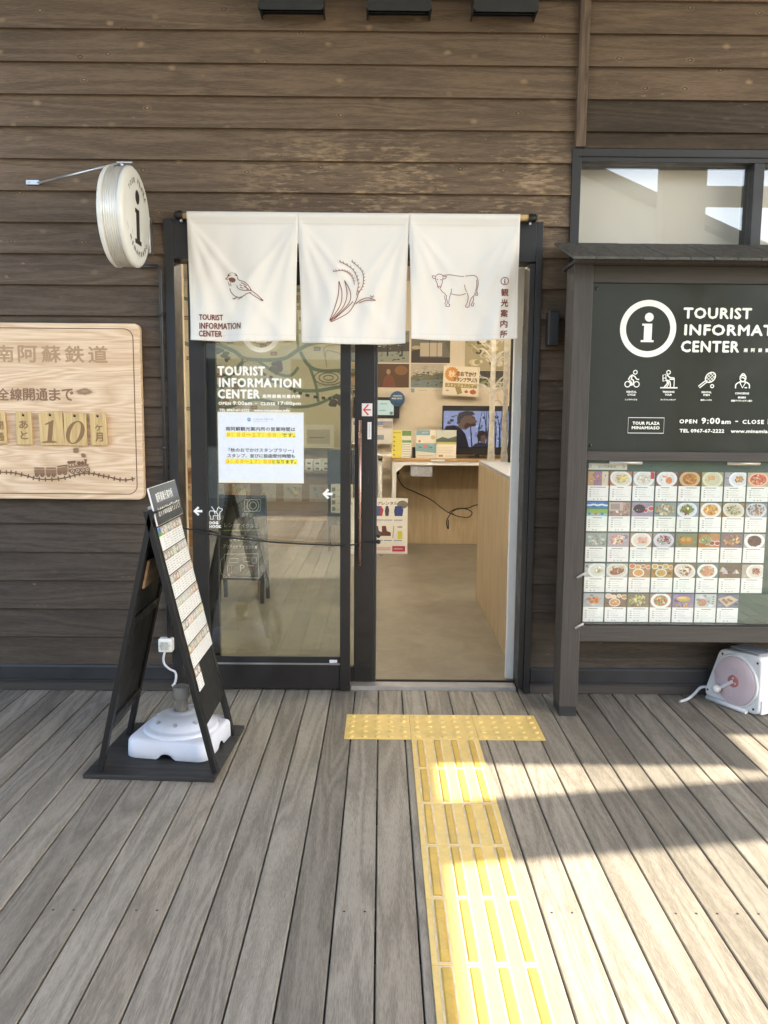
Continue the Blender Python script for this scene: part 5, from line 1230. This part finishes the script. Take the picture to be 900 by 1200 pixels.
m = MB(); m.box(.300, .306, 4.22, 4.5, .795, .90); m.box(.514, .520, 4.22, 4.5, .795, .90); m.box(.3065, .5135, 4.22, 4.226, .795, .90); m.box(.3065, .5135, 4.22, 4.5, .789, .7945); m.build('tray', M_GREYP, bs, True)
m = MB(); m.tube([(.29, 4.215, .903), (.53, 4.215, .903)], .005, 8); m.build('rim', M_WHITEM, bs, True)
# television on the table
tv = thing('television', 'black flat television showing a man in a cap, on the table', 'television', (.92, 4.42, .973))
m = MB(); m.box(.622, 1.36, 4.35, 4.39, 1.008, 1.508); m.build('case', M_BLACK, tv, True, bev=.003)
m = MB(); m.box(.90, 1.08, 4.34, 4.5, .9735, .983); m.box(.97, 1.01, 4.36, 4.40, .9835, 1.0075); m.build('foot', M_BLACK, tv, True)
p = Print(xz(4.3490), base=.0006); rd = random.Random(9)
sx0, sx1, sz0, sz1 = .634, 1.348, 1.085, 1.455
p.rect(sx0, sz0, sx1, sz1, (.30, .36, .62))
for _ in range(150):
    x = rd.uniform(sx0 + .03, sx1 - .03); z = rd.uniform(sz0 + .03, sz1 - .03); p.disc(x, z, rd.uniform(.006, .024), rd.choice([(.10, .13, .2), (.45, .52, .8), (.05, .07, .09), (.3, .36, .6)]), rd.uniform(.005, .016), 7)
for k in range(12):
    x = rd.uniform(.9, 1.33); p.stroke([(x, sz0), (x + rd.uniform(-.02, .02), sz0 + .2), (x + rd.uniform(-.05, .05), sz1)], [.016, .010, .004], (.02, .025, .035))
p.poly([(sx0, sz0), (sx0, 1.25), (.66, 1.30), (.74, 1.31), (.80, 1.29), (.86, 1.22), (.90, sz0)], (.02, .018, .03))
p.poly([(.785, 1.29), (.79, 1.38), (.82, 1.41), (.92, 1.415), (.955, 1.39), (.962, 1.365), (.985, 1.345), (.965, 1.335), (.966, 1.315), (.950, 1.300), (.90, 1.292), (.86, 1.262), (.82, 1.27)], (.17, .105, .085))
p.poly([(.90, 1.292), (.950, 1.300), (.966, 1.315), (.955, 1.33), (.915, 1.325), (.87, 1.335), (.84, 1.30), (.86, 1.265)], (.07, .04, .032))
p.poly([(.775, 1.32), (.772, 1.39), (.79, 1.435), (.86, 1.455), (.93, 1.45), (.955, 1.42), (.925, 1.412), (.85, 1.405), (.815, 1.37), (.80, 1.33)], (.06, .055, .06))
p.stroke([(.925, 1.393), (.955, 1.388)], .006, (.03, .02, .02)); p.stroke([(.945, 1.337), (.966, 1.337)], .005, (.05, .02, .02))
p.disc(1.03, 1.20, .050, (.035, .025, .03), .058, 20); p.poly([(1.02, 1.20), (1.06, 1.215), (1.07, 1.19), (1.085, 1.175), (1.068, 1.165), (1.06, 1.135), (1.02, 1.13)], (.14, .08, .07)); p.poly([(.93, sz0), (.96, 1.12), (1.02, 1.135), (1.08, 1.12), (1.12, sz0)], (.03, .03, .05))
p.build('screen', tv, M_SCREEN, True)
# leaflets and phone on the table
def leaflet(name, x0, x1, z1, y, label, cat, draw):
    t = thing(name, label, cat, ((x0 + x1) / 2, y, .9735), group='leaflets standing on the table')
    m = MB(); m.box(x0, x1, y, y + .012, .9735, z1); m.build('stand', M_WHITEM, t, True)
    p = Print(xz(y - .0002)); draw(p, x0, .975, x1, z1 - .001); p.build('cover', t, world=True)
def d1(p, x0, z0, x1, z1):
    mx = x0 + (x1 - x0) * .49; p.rect(x0, z0, mx, z1, (.66, .58, .10)); p.rect(mx, z0, x1, z1, (.70, .68, .60)); p.rect(mx + .004, z1 - .055, x1, z1 - .004, (.14, .26, .08)); p.rect(mx + .004, z1 - .125, x1, z1 - .10, (.16, .30, .09))
    for k in range(6): p.rect(mx + .006, z0 + .012 + .024 * k, x1 - .012, z0 + .018 + .024 * k, (.25, .33, .20)); p.disc(x0 + .018, z0 + .03 + .045 * k, .009, (.20, .16, .06), n=8)
    p.rect(x0 + .008, z1 - .03, mx - .008, z1 - .018, (.45, .36, .06))
def d2(p, x0, z0, x1, z1):
    p.rect(x0, z0, x1, z1, (.70, .66, .56)); p.rect(x0, z1 - .05, x0 + .14, z1, (.20, .34, .40)); p.poly([(x0, z0 + .07), (x1, z0 + .05), (x1, z0 + .15), (x0, z0 + .15)], (.22, .38, .42))
    p.poly([(x0 + .005, z0 + .15), (x0 + .085, z0 + .155), (x0 + .03, z0 + .20), (x0 + .015, z0 + .23)], (.75, .70, .62)); p.disc(x0 + .035, z0 + .17, .014, (.5, .2, .08)); p.disc(x1 - .03, z1 - .07, .022, (.45, .42, .2)); p.rect(x0 + .08, z0 + .10, x0 + .11, z0 + .135, (.60, .16, .12))
    for k in (.04, .15): p.poly([(x0 + k - .02, z0 + .12), (x0 + k + .022, z0 + .108), (x0 + k, z0 + .102)], (.06, .12, .06))
    p.text('あそび', x0 + .06, z1 - .034, x0 + .12, z1 - .014, (.75, .75, .7)); p.rect(x0 + .02, z0 + .02, x1 - .03, z0 + .026, (.4, .4, .36))
def d3(p, x0, z0, x1, z1):
    p.rect(x0, z0, x1, z1, (.74, .69, .58)); p.rect(x0, z0 + .14, x1, z1, (.55, .56, .50)); p.poly([(x0, z0 + .19), (x0 + .06, z0 + .215), (x0 + .12, z0 + .20), (x1, z0 + .225), (x1, z0 + .16), (x0, z0 + .16)], (.10, .13, .10)); p.rect(x0, z0 + .14, x1, z0 + .165, (.50, .46, .16))
    for k in range(4): p.stroke([(x0 + .02, z0 + .11 - .018 * k), (x0 + .17 - .02 * (k % 2), z0 + .112 - .018 * k)], .004, (.52, .47, .38))
    p.rect(x0 + .025, z0 + .012, x0 + .07, z0 + .034, (.30, .24, .12)); p.rect(x0 + .10, z0 + .018, x0 + .18, z0 + .022, (.4, .36, .3))
leaflet('leaflet', .110, .302, 1.255, 4.27, 'yellow and green listing leaflet left of the black phone', 'leaflet', d1)
leaflet('leaflet', .352, .553, 1.257, 4.27, 'pale blue illustrated leaflet, middle one on the table', 'leaflet', d2)
leaflet('leaflet', .558, .762, 1.260, 4.27, 'cream leaflet with a landscape photo beside the television', 'leaflet', d3)
ph = MB(); ph.box(.312, .346, 4.26, 4.272, .9735, 1.085); tag(ph.build('phone', M_BLACK, bev=.004), 'black phone standing upright between two leaflets', 'phone')
pt = MB(); pt.box(.50, .64, 4.183, 4.1895, .947, .962); tag(pt.build('price_tag', M_WHITEM, bev=.001), 'white label strip on the table edge', 'label')
cb = thing('power_cable', 'black cable hanging in a tangle under the table', 'cable', (.6, 4.5, .5))
m = MB(); m.tube(spline([(.17, 4.35, .84), (.175, 4.4, .76), (.24, 4.45, .66), (.36, 4.5, .60), (.52, 4.55, .52), (.64, 4.58, .43), (.72, 4.58, .375), (.78, 4.58, .36)], 6), .0055, 7)
m.tube(spline([(.72, 4.57, .375), (.80, 4.55, .42), (.93, 4.55, .43), (1.0, 4.55, .46), (1.2, 4.55, .50)], 6), .0055, 7); m.tube(spline([(.74, 4.57, .37), (.82, 4.55, .34), (.93, 4.56, .33), (.97, 4.56, .38), (.90, 4.56, .42), (.80, 4.57, .41), (.74, 4.57, .36), (.70, 4.57, .28), (.72, 4.57, .20), (.72, 4.57, .30)], 7), .0055, 7); m.build('cable', M_CORD, cb, True)
m = MB(); m.box(.150, .185, 4.33, 4.36, .80, .87); m.build('plug', M_BLACK, cb, True, bev=.004)

# posters on the back wall (all stand-ins painted as flat prints)
def poster(name, x0, x1, z0, z1, label, cat, draw, y=4.7165, tilt=0, grp=None):
    t = thing(name, label, cat, ((x0 + x1) / 2, y, (z0 + z1) / 2), group=grp)
    m = MB(); m.box(x0, x1, y, y + .003, z0, z1); m.build('sheet', M_CREAM, t, True)
    p = Print(xz(y)); draw(p, x0, z0, x1, z1); p.build('print', t, world=True)
    t.rotation_euler = (0, R(tilt), 0); return t
def scape(p, x0, z0, x1, z1, skyc, mid, low, rd, trees=0):
    h = z1 - z0; p.rect(x0, z0, x1, z1, skyc); p.poly([(x0, z0 + h * .45), (x0 + (x1 - x0) * .3, z0 + h * .60), (x0 + (x1 - x0) * .6, z0 + h * .52), (x1, z0 + h * .66), (x1, z0), (x0, z0)], mid)
    p.poly([(x0, z0 + h * .30), (x1, z0 + h * .36), (x1, z0), (x0, z0)], low)
    for _ in range(110): Z = rd.uniform(z0 + .02, z1 - .02); c = tone(rd, skyc if Z > z0 + h * .66 else rd.choice([mid, mid, low, (.05, .05, .03)]), .45); X = rd.uniform(x0 + .03, x1 - .03); p.disc(X, Z, rd.uniform(.005, .022), c, rd.uniform(.003, .009), 7)
    for k in range(trees): X = x0 + (x1 - x0) * (k + .5) / trees; p.rect(X - .008, z0 + h * .2, X + .008, z1, (.03, .025, .02))
rd = random.Random(31)
def P1(p, x0, z0, x1, z1):
    zm = z0 + (z1 - z0) * .47; p.rect(x0, z0, x1, z1, (.62, .54, .42)); scape(p, x0 + .01, zm + .012, x1 - .006, z1 - .01, (.20, .18, .14), (.05, .045, .035), (.22, .24, .20), rd, 4)
    z2 = z0 + .065; p.rect(x0 + .01, z2, x1 - .006, zm, (.085, .04, .015)); p.rect(x0 + .012, z2, x0 + .12, zm, (.55, .40, .22)); p.rect(x0 + .06, z2, x0 + .075, zm, (.30, .18, .08)); p.disc(x1 - .09, zm - .07, .07, (.20, .09, .025), .05)
    p.poly([(x1 - .29, z2), (x1 - .27, z2 + .10), (x1 - .22, z2 + .15), (x1 - .17, z2 + .10), (x1 - .14, z2)], (.16, .05, .02)); p.disc(x1 - .225, z2 + .165, .022, (.30, .17, .09), .028)
    d = p.nxt(); p.rect(x0 + .02, z0 + .03, x0 + .14, z0 + .036, (.4, .34, .26), d); p.rect(x0 + .2, z0 + .025, x0 + .3, z0 + .03, (.4, .34, .26), d)
poster('photo_poster', -.34, .292, 1.632, 2.30, 'poster with a veranda photo above a seated woman in a kimono', 'poster', P1, grp='photo posters on the back wall')
def P2(p, x0, z0, x1, z1):
    zm = z0 + (z1 - z0) * .47; p.rect(x0, z0, x1, z1, (.62, .54, .42)); p.rect(x0 + .006, zm + .01, x1 - .006, z1 - .01, (.13, .12, .09)); p.rect(x0 + .1, zm + .08, x1 - .09, zm + .22, (.44, .38, .28)); p.rect(x0 + .006, zm + .01, x1 - .006, zm + .07, (.04, .025, .018)); p.poly([(x0 + .006, zm + .02), (x0 + .1, zm + .02), (x0 + .1, zm + .17), (x0 + .006, zm + .13)], (.03, .02, .015)); p.disc(x0 + .06, zm + .17, .05, (.40, .33, .20), .02)
    for k in (.2, .28): p.stroke([(x0 + k, zm + .07), (x0 + k, z1 - .02)], .006, (.05, .04, .03))
    p.poly([(x1 - .10, z1 - .02), (x1 - .006, z1 - .02), (x1 - .006, zm + .1)], (.10, .09, .05))
    scape(p, x0 + .006, z0 + .065, x1 - .04, zm, (.42, .37, .28), (.14, .13, .07), (.16, .20, .20), rd)
    p.rect(x0 + .008, z0 + .012, x0 + .045, z0 + .055, (.22, .28, .27)); d = p.nxt(); p.rect(x0 + .09, z0 + .032, x0 + .18, z0 + .037, (.4, .34, .26), d); p.rect(x0 + .24, z0 + .03, x0 + .32, z0 + .034, (.4, .34, .26), d)
poster('photo_poster', .300, .724, 1.634, 2.30, 'poster with a riverside room photo above a lake landscape', 'poster', P2, grp='photo posters on the back wall')
def P3(p, x0, z0, x1, z1):
    zm = z0 + (z1 - z0) * .44; p.rect(x0, z0, x1, z1, (.62, .54, .42)); scape(p, x0 + .006, z0 + .065, x1 - .01, zm - .05, (.06, .05, .04), (.08, .08, .04), (.26, .27, .16), rd); p.rect(x0 + .006, zm - .045, x1 - .01, z1, (.36, .30, .18))
    for _ in range(50): X = rd.uniform(x0 + .05, x1 - .05); Z = rd.uniform(zm, z1 - .05); s = rd.uniform(.015, .045); p.disc(X, Z, s, rd.choice([(.05, .04, .03), (.52, .44, .24), (.30, .26, .12), (.60, .52, .36)]), s * .8, 8)
    p.disc(x1 - .1, z0 + .035, .02, (.5, .2, .12), .008); p.rect(x0 + .1, z0 + .03, x0 + .16, z0 + .035, (.45, .3, .2))
poster('photo_poster', .870, 1.30, 1.640, 2.30, 'poster with yellow flowers above a green field, behind the cut-out birch', 'poster', P3, grp='photo posters on the back wall')
def P4(p, x0, z0, x1, z1):
    p.rect(x0, z0, x1, z1, (.68, .60, .46)); OR2 = (.55, .24, .05); BRN = (.16, .08, .02)
    for k in range(16): a = 2 * math.pi * k / 16; p.disc(x0 + .09 + .062 * math.cos(a), z1 - .085 + .062 * math.sin(a), .014, OR2, n=10)
    p.disc(x0 + .09, z1 - .085, .062, OR2, n=28); p.text('秋', x0 + .055, z1 - .118, x0 + .125, z1 - .05, (.70, .56, .36), .003)
    for i, ch in enumerate('のおでかけ'): p.text(ch, x0 + .140 + .042 * i, z1 - .10, x0 + .176 + .042 * i, z1 - .055, BRN, .003)
    for i, ch in enumerate('スタンプラリー'): p.text(ch, x0 + .105 + .036 * i, z1 - .158, x0 + .136 + .036 * i, z1 - .118, BRN, .003)
    p.rect(x0 + .025, z0 + .085, x1 - .02, z0 + .128, (.30, .22, .07))
    for i, ch in enumerate('スタンプはここで'): p.text(ch, x0 + .045 + .036 * i, z0 + .094, x0 + .070 + .036 * i, z0 + .119, (.70, .60, .42), .001)
    p.poly([(x0 + .13, z0 + .085), (x0 + .19, z0 + .085), (x0 + .21, z0 + .03), (x0 + .16, z0 + .01)], (.30, .22, .07))
    for x, s in ((x0 + .25, .020), (x0 + .32, .034)): p.disc(x, z0 + .045, s, (.42, .10, .04), s * .72); p.stroke([(x, z0 + .045 + s * .6), (x + .005, z0 + .045 + s * 1.0)], .006, (.2, .1, .03))
    p.disc(x0 + .05, z0 + .05, .018, (.35, .30, .25), .008)
poster('event_poster', .640, 1.020, 1.612, 1.918, 'tilted autumn stamp rally poster with an orange seal on the wall', 'poster', P4, 4.60, 2.5)
mo = thing('wall_monitor', 'black wall monitor with a pale green screen, partly hidden by the door', 'monitor', (0, 4.6, 1.5))
m = MB(); m.box(-.30, .186, 4.62, 4.66, 1.370, 1.592); m.box(-.06, .0, 4.6605, 4.719, 1.45, 1.52); m.build('case', M_BLACK, mo, True, bev=.003)
p = Print(xz(4.6192)); p.rect(-.285, 1.405, .125, 1.560, (.62, .78, .72)); p.rect(-.02, 1.520, .06, 1.526, (.15, .2, .2)); p.rect(-.03, 1.45, .04, 1.457, (.2, .3, .3)); p.rect(.085, 1.41, .115, 1.44, (.12, .2, .16)); p.build('screen', mo, M_SCREEN, True)
stk_ = MB(); stk_.lathe([(.0001, .004), (.078, .004), (.080, .0)], (.162, 4.60, 1.575), (0, -1, 0), 40); so_ = stk_.build('round_tag', plain('blue_card', (.055, .125, .23), .5)); tag(so_, 'round blue card hanging over the monitor corner', 'card')
p = Print(xz(4.5958)); p.text('MINAMI ASO', .12, 1.600, .21, 1.612, (.5, .55, .6), .001); p.text('FREE SPOT', .105, 1.572, .215, 1.586, (.55, .6, .65), .001); o = p.build('lettering', so_); 
def P5(p, x0, z0, x1, z1):
    p.rect(x0, z0, x1, z1, (.62, .60, .56)); p.rect(x0 + .02, z1 - .07, x1 - .003, z1 - .03, (.20, .25, .36)); p.rect(x1 - .10, z0 + .17, x1 - .003, z0 + .235, (.36, .32, .32)); p.stroke([(x0 + .2, z0 + .20), (x0 + .28, z0 + .20), (x0 + .28, z1 - .08), (x1 - .04, z1 - .08)], .008, (.40, .16, .10)); p.rect(x0 + .15, z0 + .02, x1 - .01, z0 + .15, (.70, .67, .60)); p.rect(x0 + .2, z0 + .05, x1 - .09, z0 + .10, (.25, .28, .34))
poster('route_poster', -.32, .114, 1.095, 1.368, 'small route map poster under the wall monitor', 'poster', P5, 4.62)
fp = thing('rental_poster', 'white rental poster of jackets and boots leaning on the floor', 'poster board', (.0, 4.05, .0205))
m = MB(); m.prism([(4.03, .0205), (4.055, .0205), (4.115, .575), (4.090, .575)], lambda u, v, d: (d, u, v), -.36, .268); m.build('board', M_WHITEM, fp, True, bev=.002)
p = Print(lambda u, v, d: (u, 4.0295 + (v - .0205) * .1082 - d, v)); rd = random.Random(2)
p.rect(-.355, .030, .264, .570, (.74, .73, .69))
for i, ch in enumerate('トレッキングレンタル'): p.text(ch, -.24 + .041 * i, .512, -.206 + .041 * i, .543, (.12, .10, .10), .001)
p.disc(.215, .515, .055, (.20, .18, .14), .04)
for x, c, w_ in ((-.02, (.45, .06, .06), .045), (-.04, (.05, .10, .28), .035), (.06, (.05, .05, .07), .022), (.155, (.03, .05, .20), .025), (.19, (.03, .06, .22), .035)): p.poly([(x - w_ * .7, .40), (x + w_ * .7, .40), (x + w_, .46), (x + w_ * .5, .50), (x - w_ * .5, .50), (x - w_, .45)], c)
for x, c in ((-.03, (.10, .08, .08)), (.05, (.14, .05, .04))): p.poly([(x - .04, .20), (x + .05, .20), (x + .05, .235), (x + .01, .25), (x, .30), (x - .04, .30)], c)
p.stroke([(.12, .18), (.13, .30)], .007, (.2, .2, .2)); p.disc(.19, .29, .028, (.35, .34, .33), .010); p.rect(.17, .17, .215, .25, (.60, .55, .08))
d = p.nxt()
for x in (-.06, .03, .13): p.rect(x, .355, x + .085, .363, (.10, .25, .40), d); p.rect(x, .340, x + .07, .343, (.5, .5, .5), d); p.rect(x, .150, x + .08, .158, (.10, .25, .40), d); p.rect(x, .130, x + .05, .133, (.5, .5, .5), d)
p.rect(.115, .045, .245, .10, (.48, .04, .10)); p.rect(-.2, .055, .10, .09, (.66, .50, .50)); p.rect(.13, .065, .22, .08, (.62, .3, .34))
p.build('print', fp, world=True)
# left part of the room, seen through the door glass
mp = thing('wall_map', 'large cream illustrated area map with green roads behind the door glass', 'map', (-1.2, 4.6, 1.8))
m = MB(); m.box(-2.6, -.345, 4.60, 4.63, 1.02, 2.72); m.build('board', M_CREAM, mp, True)
p = Print(xz(4.5998)); p.rect(-2.6, 1.02, -.345, 2.72, (.50, .45, .32)); G = (.13, .18, .13); rd = random.Random(14)
MX = lambda px, py: (-1.777 + (px - 250) * .00900, 1.985 - (py - 420) * .00893)
pm = lambda pts: [MX(*a) for a in pts]
for pts, w_ in (([(200, 395), (232, 408), (252, 404), (275, 412), (290, 421), (330, 421), (350, 410), (368, 402), (400, 400), (440, 396)], .040), ([(290, 421), (278, 432), (262, 452), (255, 480)], .040), ([(352, 412), (362, 428), (378, 434), (410, 433), (440, 436)], .036), ([(362, 426), (370, 450), (373, 470)], .03), ([(240, 455), (280, 450), (318, 446), (345, 456), (372, 457), (405, 452), (440, 456)], .036),
                ([(225, 472), (262, 478), (300, 468), (340, 476), (368, 474), (395, 462)], .032), ([(300, 421), (322, 436), (340, 440), (350, 430)], .03), ([(210, 350), (260, 360), (330, 352), (345, 342), (440, 345)], .036), ([(345, 342), (348, 380), (350, 410)], .03), ([(225, 440), (245, 430), (262, 430)], .026)): p.spl(pm(pts), w_, G)
pts = pm([(235, 438), (262, 440), (300, 436), (330, 448), (350, 460), (385, 466), (405, 460), (440, 452)]); pts = spline(pts, 8)
for i in range(0, len(pts) - 1, 2): p.stroke([pts[i], pts[i + 1]], .030, (.05, .045, .035))
for _ in range(46):
    x, z = MX(rd.uniform(215, 425), rd.uniform(330, 492)); p.rect(x - .035, z - .020, x + .035, z + .020, rd.choice([(.16, .12, .09), (.22, .12, .07), (.20, .18, .12)])); p.rect(x - .02, z - .008, x + .02, z + .004, (.35, .30, .22))
for (px, py) in ((262, 417), (322, 430), (395, 468)):
    x, z = MX(px, py)
    for _ in range(8): p.disc(x + rd.uniform(-.06, .06), z + rd.uniform(-.05, .05), rd.uniform(.02, .05), jit(rd, (.09, .085, .06), .4), rd.uniform(.02, .04), 9)
for r_ in (.15, .10, .05): x, z = MX(385, 442); p.ring(x, z, r_, .010, (.14, .12, .09), 26, ry=r_ * .5)
p.spl(pm([(381, 418), (380, 408), (390, 404), (402, 405), (408, 410), (406, 424)]), .010, (.25, .22, .15)); p.spl(pm([(383, 430), (382, 412), (392, 412), (400, 416), (402, 430)]), .009, (.25, .22, .15)); x, z = MX(370, 452); p.text('KUGINO AREA', x, z, x + .38, z + .05, (.25, .21, .15)); x, z = MX(291, 428); p.text('FOREST', x, z, x + .17, z + .045, (.28, .24, .17))
p.build('print', mp, world=True)
cbn = thing('low_cabinet', 'long brown wood cabinet with pinned pictures under the map', 'cabinet', (-1.4, 4.45, .02))
m = MB(); m.box(-2.7, -.50, 4.42, 4.71, .0205, .80); m.build('carcass', M_CABW, cbn, True)
m = MB(); m.box(-2.7, -.49, 4.36, 4.715, .8005, .825); m.build('top', M_CABW, cbn, True); m = MB(); m.box(-2.7, -.50, 4.415, 4.4195, .30, .325); m.build('ledge', M_TABLE, cbn, True)
p = Print(xz(4.4195)); rd = random.Random(6)
for k in range(6):
    x = -2.1 + .27 * k; p.rect(x, .50, x + .19, .68, (.40, .33, .24)); food_blobs(p, x, .50, x + .19, .68, rd, [(.5, .45, .2), (.35, .32, .34), (.45, .2, .12), (.25, .3, .2)], 14)
p.build('pictures', cbn, world=True)
rd = random.Random(1)
for k in range(5):
    x = -.93 + .088 * k; t = thing('gift_box', 'small white gift box on the cabinet, %s from the left' % ORD[k], 'box', (x, 4.42, .8255), group='gift boxes on the cabinet')
    m = MB(); m.box(-.036, .036, 0, .07, 0, .12); m.build('body', M_WHITEM, t, bev=.003); p = Print(xz(-.0002)); p.rect(-.018, .065, .018, .085, (.12, .11, .10)); p.disc(0, .02, .022, (.10, .09, .08), .012); p.rect(-.03, .038, .03, .042, (.4, .38, .35)); p.build('print', t)
def P6(p, x0, z0, x1, z1): p.rect(x0, z0, x1, z1, (.58, .55, .48)); p.rect(x0 + .04, z0 + .04, x1 - .04, z1 - .05, (.42, .39, .33)); p.rect(x0 + .06, z0 + .1, x1 - .1, z0 + .11, (.2, .2, .2))
poster('paper_sign', -.82, -.50, 1.06, 1.30, 'pale framed paper sign above the gift boxes', 'sign', P6, 4.50)
es = thing('easel', 'black easel stand with printed sheets left of the doorway', 'easel', (-.40, 4.1, .02))
m = MB()
for x in (-.52, -.29): m.bar((x, 4.16, .0205), (x, 4.10, 1.06), .03, .03, up=(0, 1, 0))
m.build('leg', M_BLACKW, es, True); m = MB(); m.box(-.54, -.27, 4.083, 4.095, .72, 1.06); m.box(-.54, -.27, 4.083, 4.095, .30, .42); m.build('board', M_DKBOARD, es, True)
p = Print(xz(4.0825)); rd = random.Random(12); p.rect(-.505, .43, -.285, .715, (.55, .52, .42))
for k in range(4): p.rect(-.495, .445 + .066 * k, -.46, .485 + .066 * k, (.15, .15, .14)); p.rect(-.45, .455 + .066 * k, -.40, .462 + .066 * k, (.35, .3, .28)); p.rect(-.385, .44 + .066 * k, -.30, .495 + .066 * k, rd.choice([(.42, .42, .14), (.3, .32, .3), (.45, .36, .2)]))
p.build('sheet', es, world=True)
ck = thing('chalk_board', 'chalkboard A frame with handwriting and a parking map, behind the glass', 'chalkboard', (-1.04, 1.9, .0205), R(-6))
for F_, y in ((1, 0), (-1, .12)):
    for x in (-.165, .165):
        m = MB(); m.bar((x, y - .03 * F_, 0), (x, .06 - .005 * F_, .80), .028, .02, up=(0, 1, 0)); m.build('leg', M_BLACKW, ck)
m = MB(); m.prism([(-.022, .17), (.050, .80), (.056, .80), (-.016, .17)], lambda u, v, d: (d, u, v), -.15, .15); m.build('slate', M_DKBOARD, ck)
p = Print(lambda u, v, d: (u, -.022 + (v - .17) * .1143 - d - .001, v)); CH = (.55, .55, .52)
p.stroke([(-.13, .19), (.14, .19), (.13, .37), (-.125, .36)], .004, CH, closed=True); p.text('P', -.005, .235, .03, .285, CH)
for a in ((-.09, .30, -.02, .33), (-.10, .22, -.07, .28), (.02, .31, .07, .34), (.085, .30, .12, .34)): p.stroke([(a[0], a[1]), (a[2], a[1]), (a[2], a[3]), (a[0], a[3])], .003, CH, closed=True)
p.spl([(-.13, .34), (-.155, .30), (-.15, .22), (-.12, .20)], .003, CH); p.disc(-.09, .205, .010, (.5, .2, .25)); p.rect(.05, .275, .10, .285, (.5, .2, .25))
for i, ch in enumerate('アクティビティセンター'): p.text(ch, -.135 + .024 * i, .405, -.117 + .024 * i, .43, CH)
for i, ch in enumerate('ご希望の方は'): p.text(ch, -.09 + .030 * i, .46, -.066 + .030 * i, .488, CH)
p.stroke([(-.14, .535), (.14, .545)], .007, (.20, .24, .08))
for i, ch in enumerate('レンタサイクルは'): p.text(ch, -.13 + .033 * i, .56, -.105 + .033 * i, .59, CH)
for i, ch in enumerate('あそび'): p.text(ch, .0 + .03 * i, .64, .025 + .03 * i, .668, CH)
p.ring(.085, .725, .045, .004, CH, 24); p.ring(.085, .725, .026, .004, CH, 20); p.stroke([(.02, .68), (.14, .685), (.145, .77), (.02, .765)], .004, CH, closed=True); p.build('chalk_writing', ck)
cm = thing('camera_display', 'white and black toy camera prints on a shelf behind the glass', 'display', (-1.13, 2.0, .93))
m = MB(); m.box(-1.34, -.90, 1.95, 2.12, .905, .925); m.box(-1.34, -1.31, 1.97, 2.1, .0205, .9045); m.box(-.93, -.90, 1.97, 2.1, .0205, .9045); m.build('shelf', M_CABW, cm, True)
m = MB(); m.box(-1.24, -1.10, 1.97, 2.02, .9255, 1.03); m.lathe([(.0001, .03), (.040, .03), (.046, .0)], (-1.165, 1.97, .975), (0, -1, 0), 24); m.build('camera_body', M_BLACK, cm, True, bev=.004)
m = MB(); m.lathe([(.034, .031), (.040, .031), (.040, .036), (.034, .036)], (-1.165, 1.97, .975), (0, -1, 0), 24); m.build('lens_ring', M_SIGNW, cm, True)
m = MB(); m.box(-1.08, -.98, 1.985, 2.0, .9255, 1.02); m.build('photo_frame', M_GREYP, cm, True, bev=.002)
# ceiling lamps of the room
for k, (x, y) in enumerate(((-1.6, 1.1), (.4, 1.1), (1.9, 1.1), (-1.6, 2.45), (.4, 2.45), (1.9, 2.45))):
    t = thing('ceiling_lamp', 'white strip lamp on the ceiling, %s of six' % ORD[k], 'lamp', (x, y, 2.79), group='ceiling strip lamps')
    m = MB(); m.box(-.62, .62, -.09, .09, -.05, .009); m.build('housing', M_WHITEM, t)
    m = MB()
    for yy in (-.04, .04): m.tube([(-.58, yy, -.068), (.58, yy, -.068)], .014, 10)
    m.build('tube', M_LAMP, t)
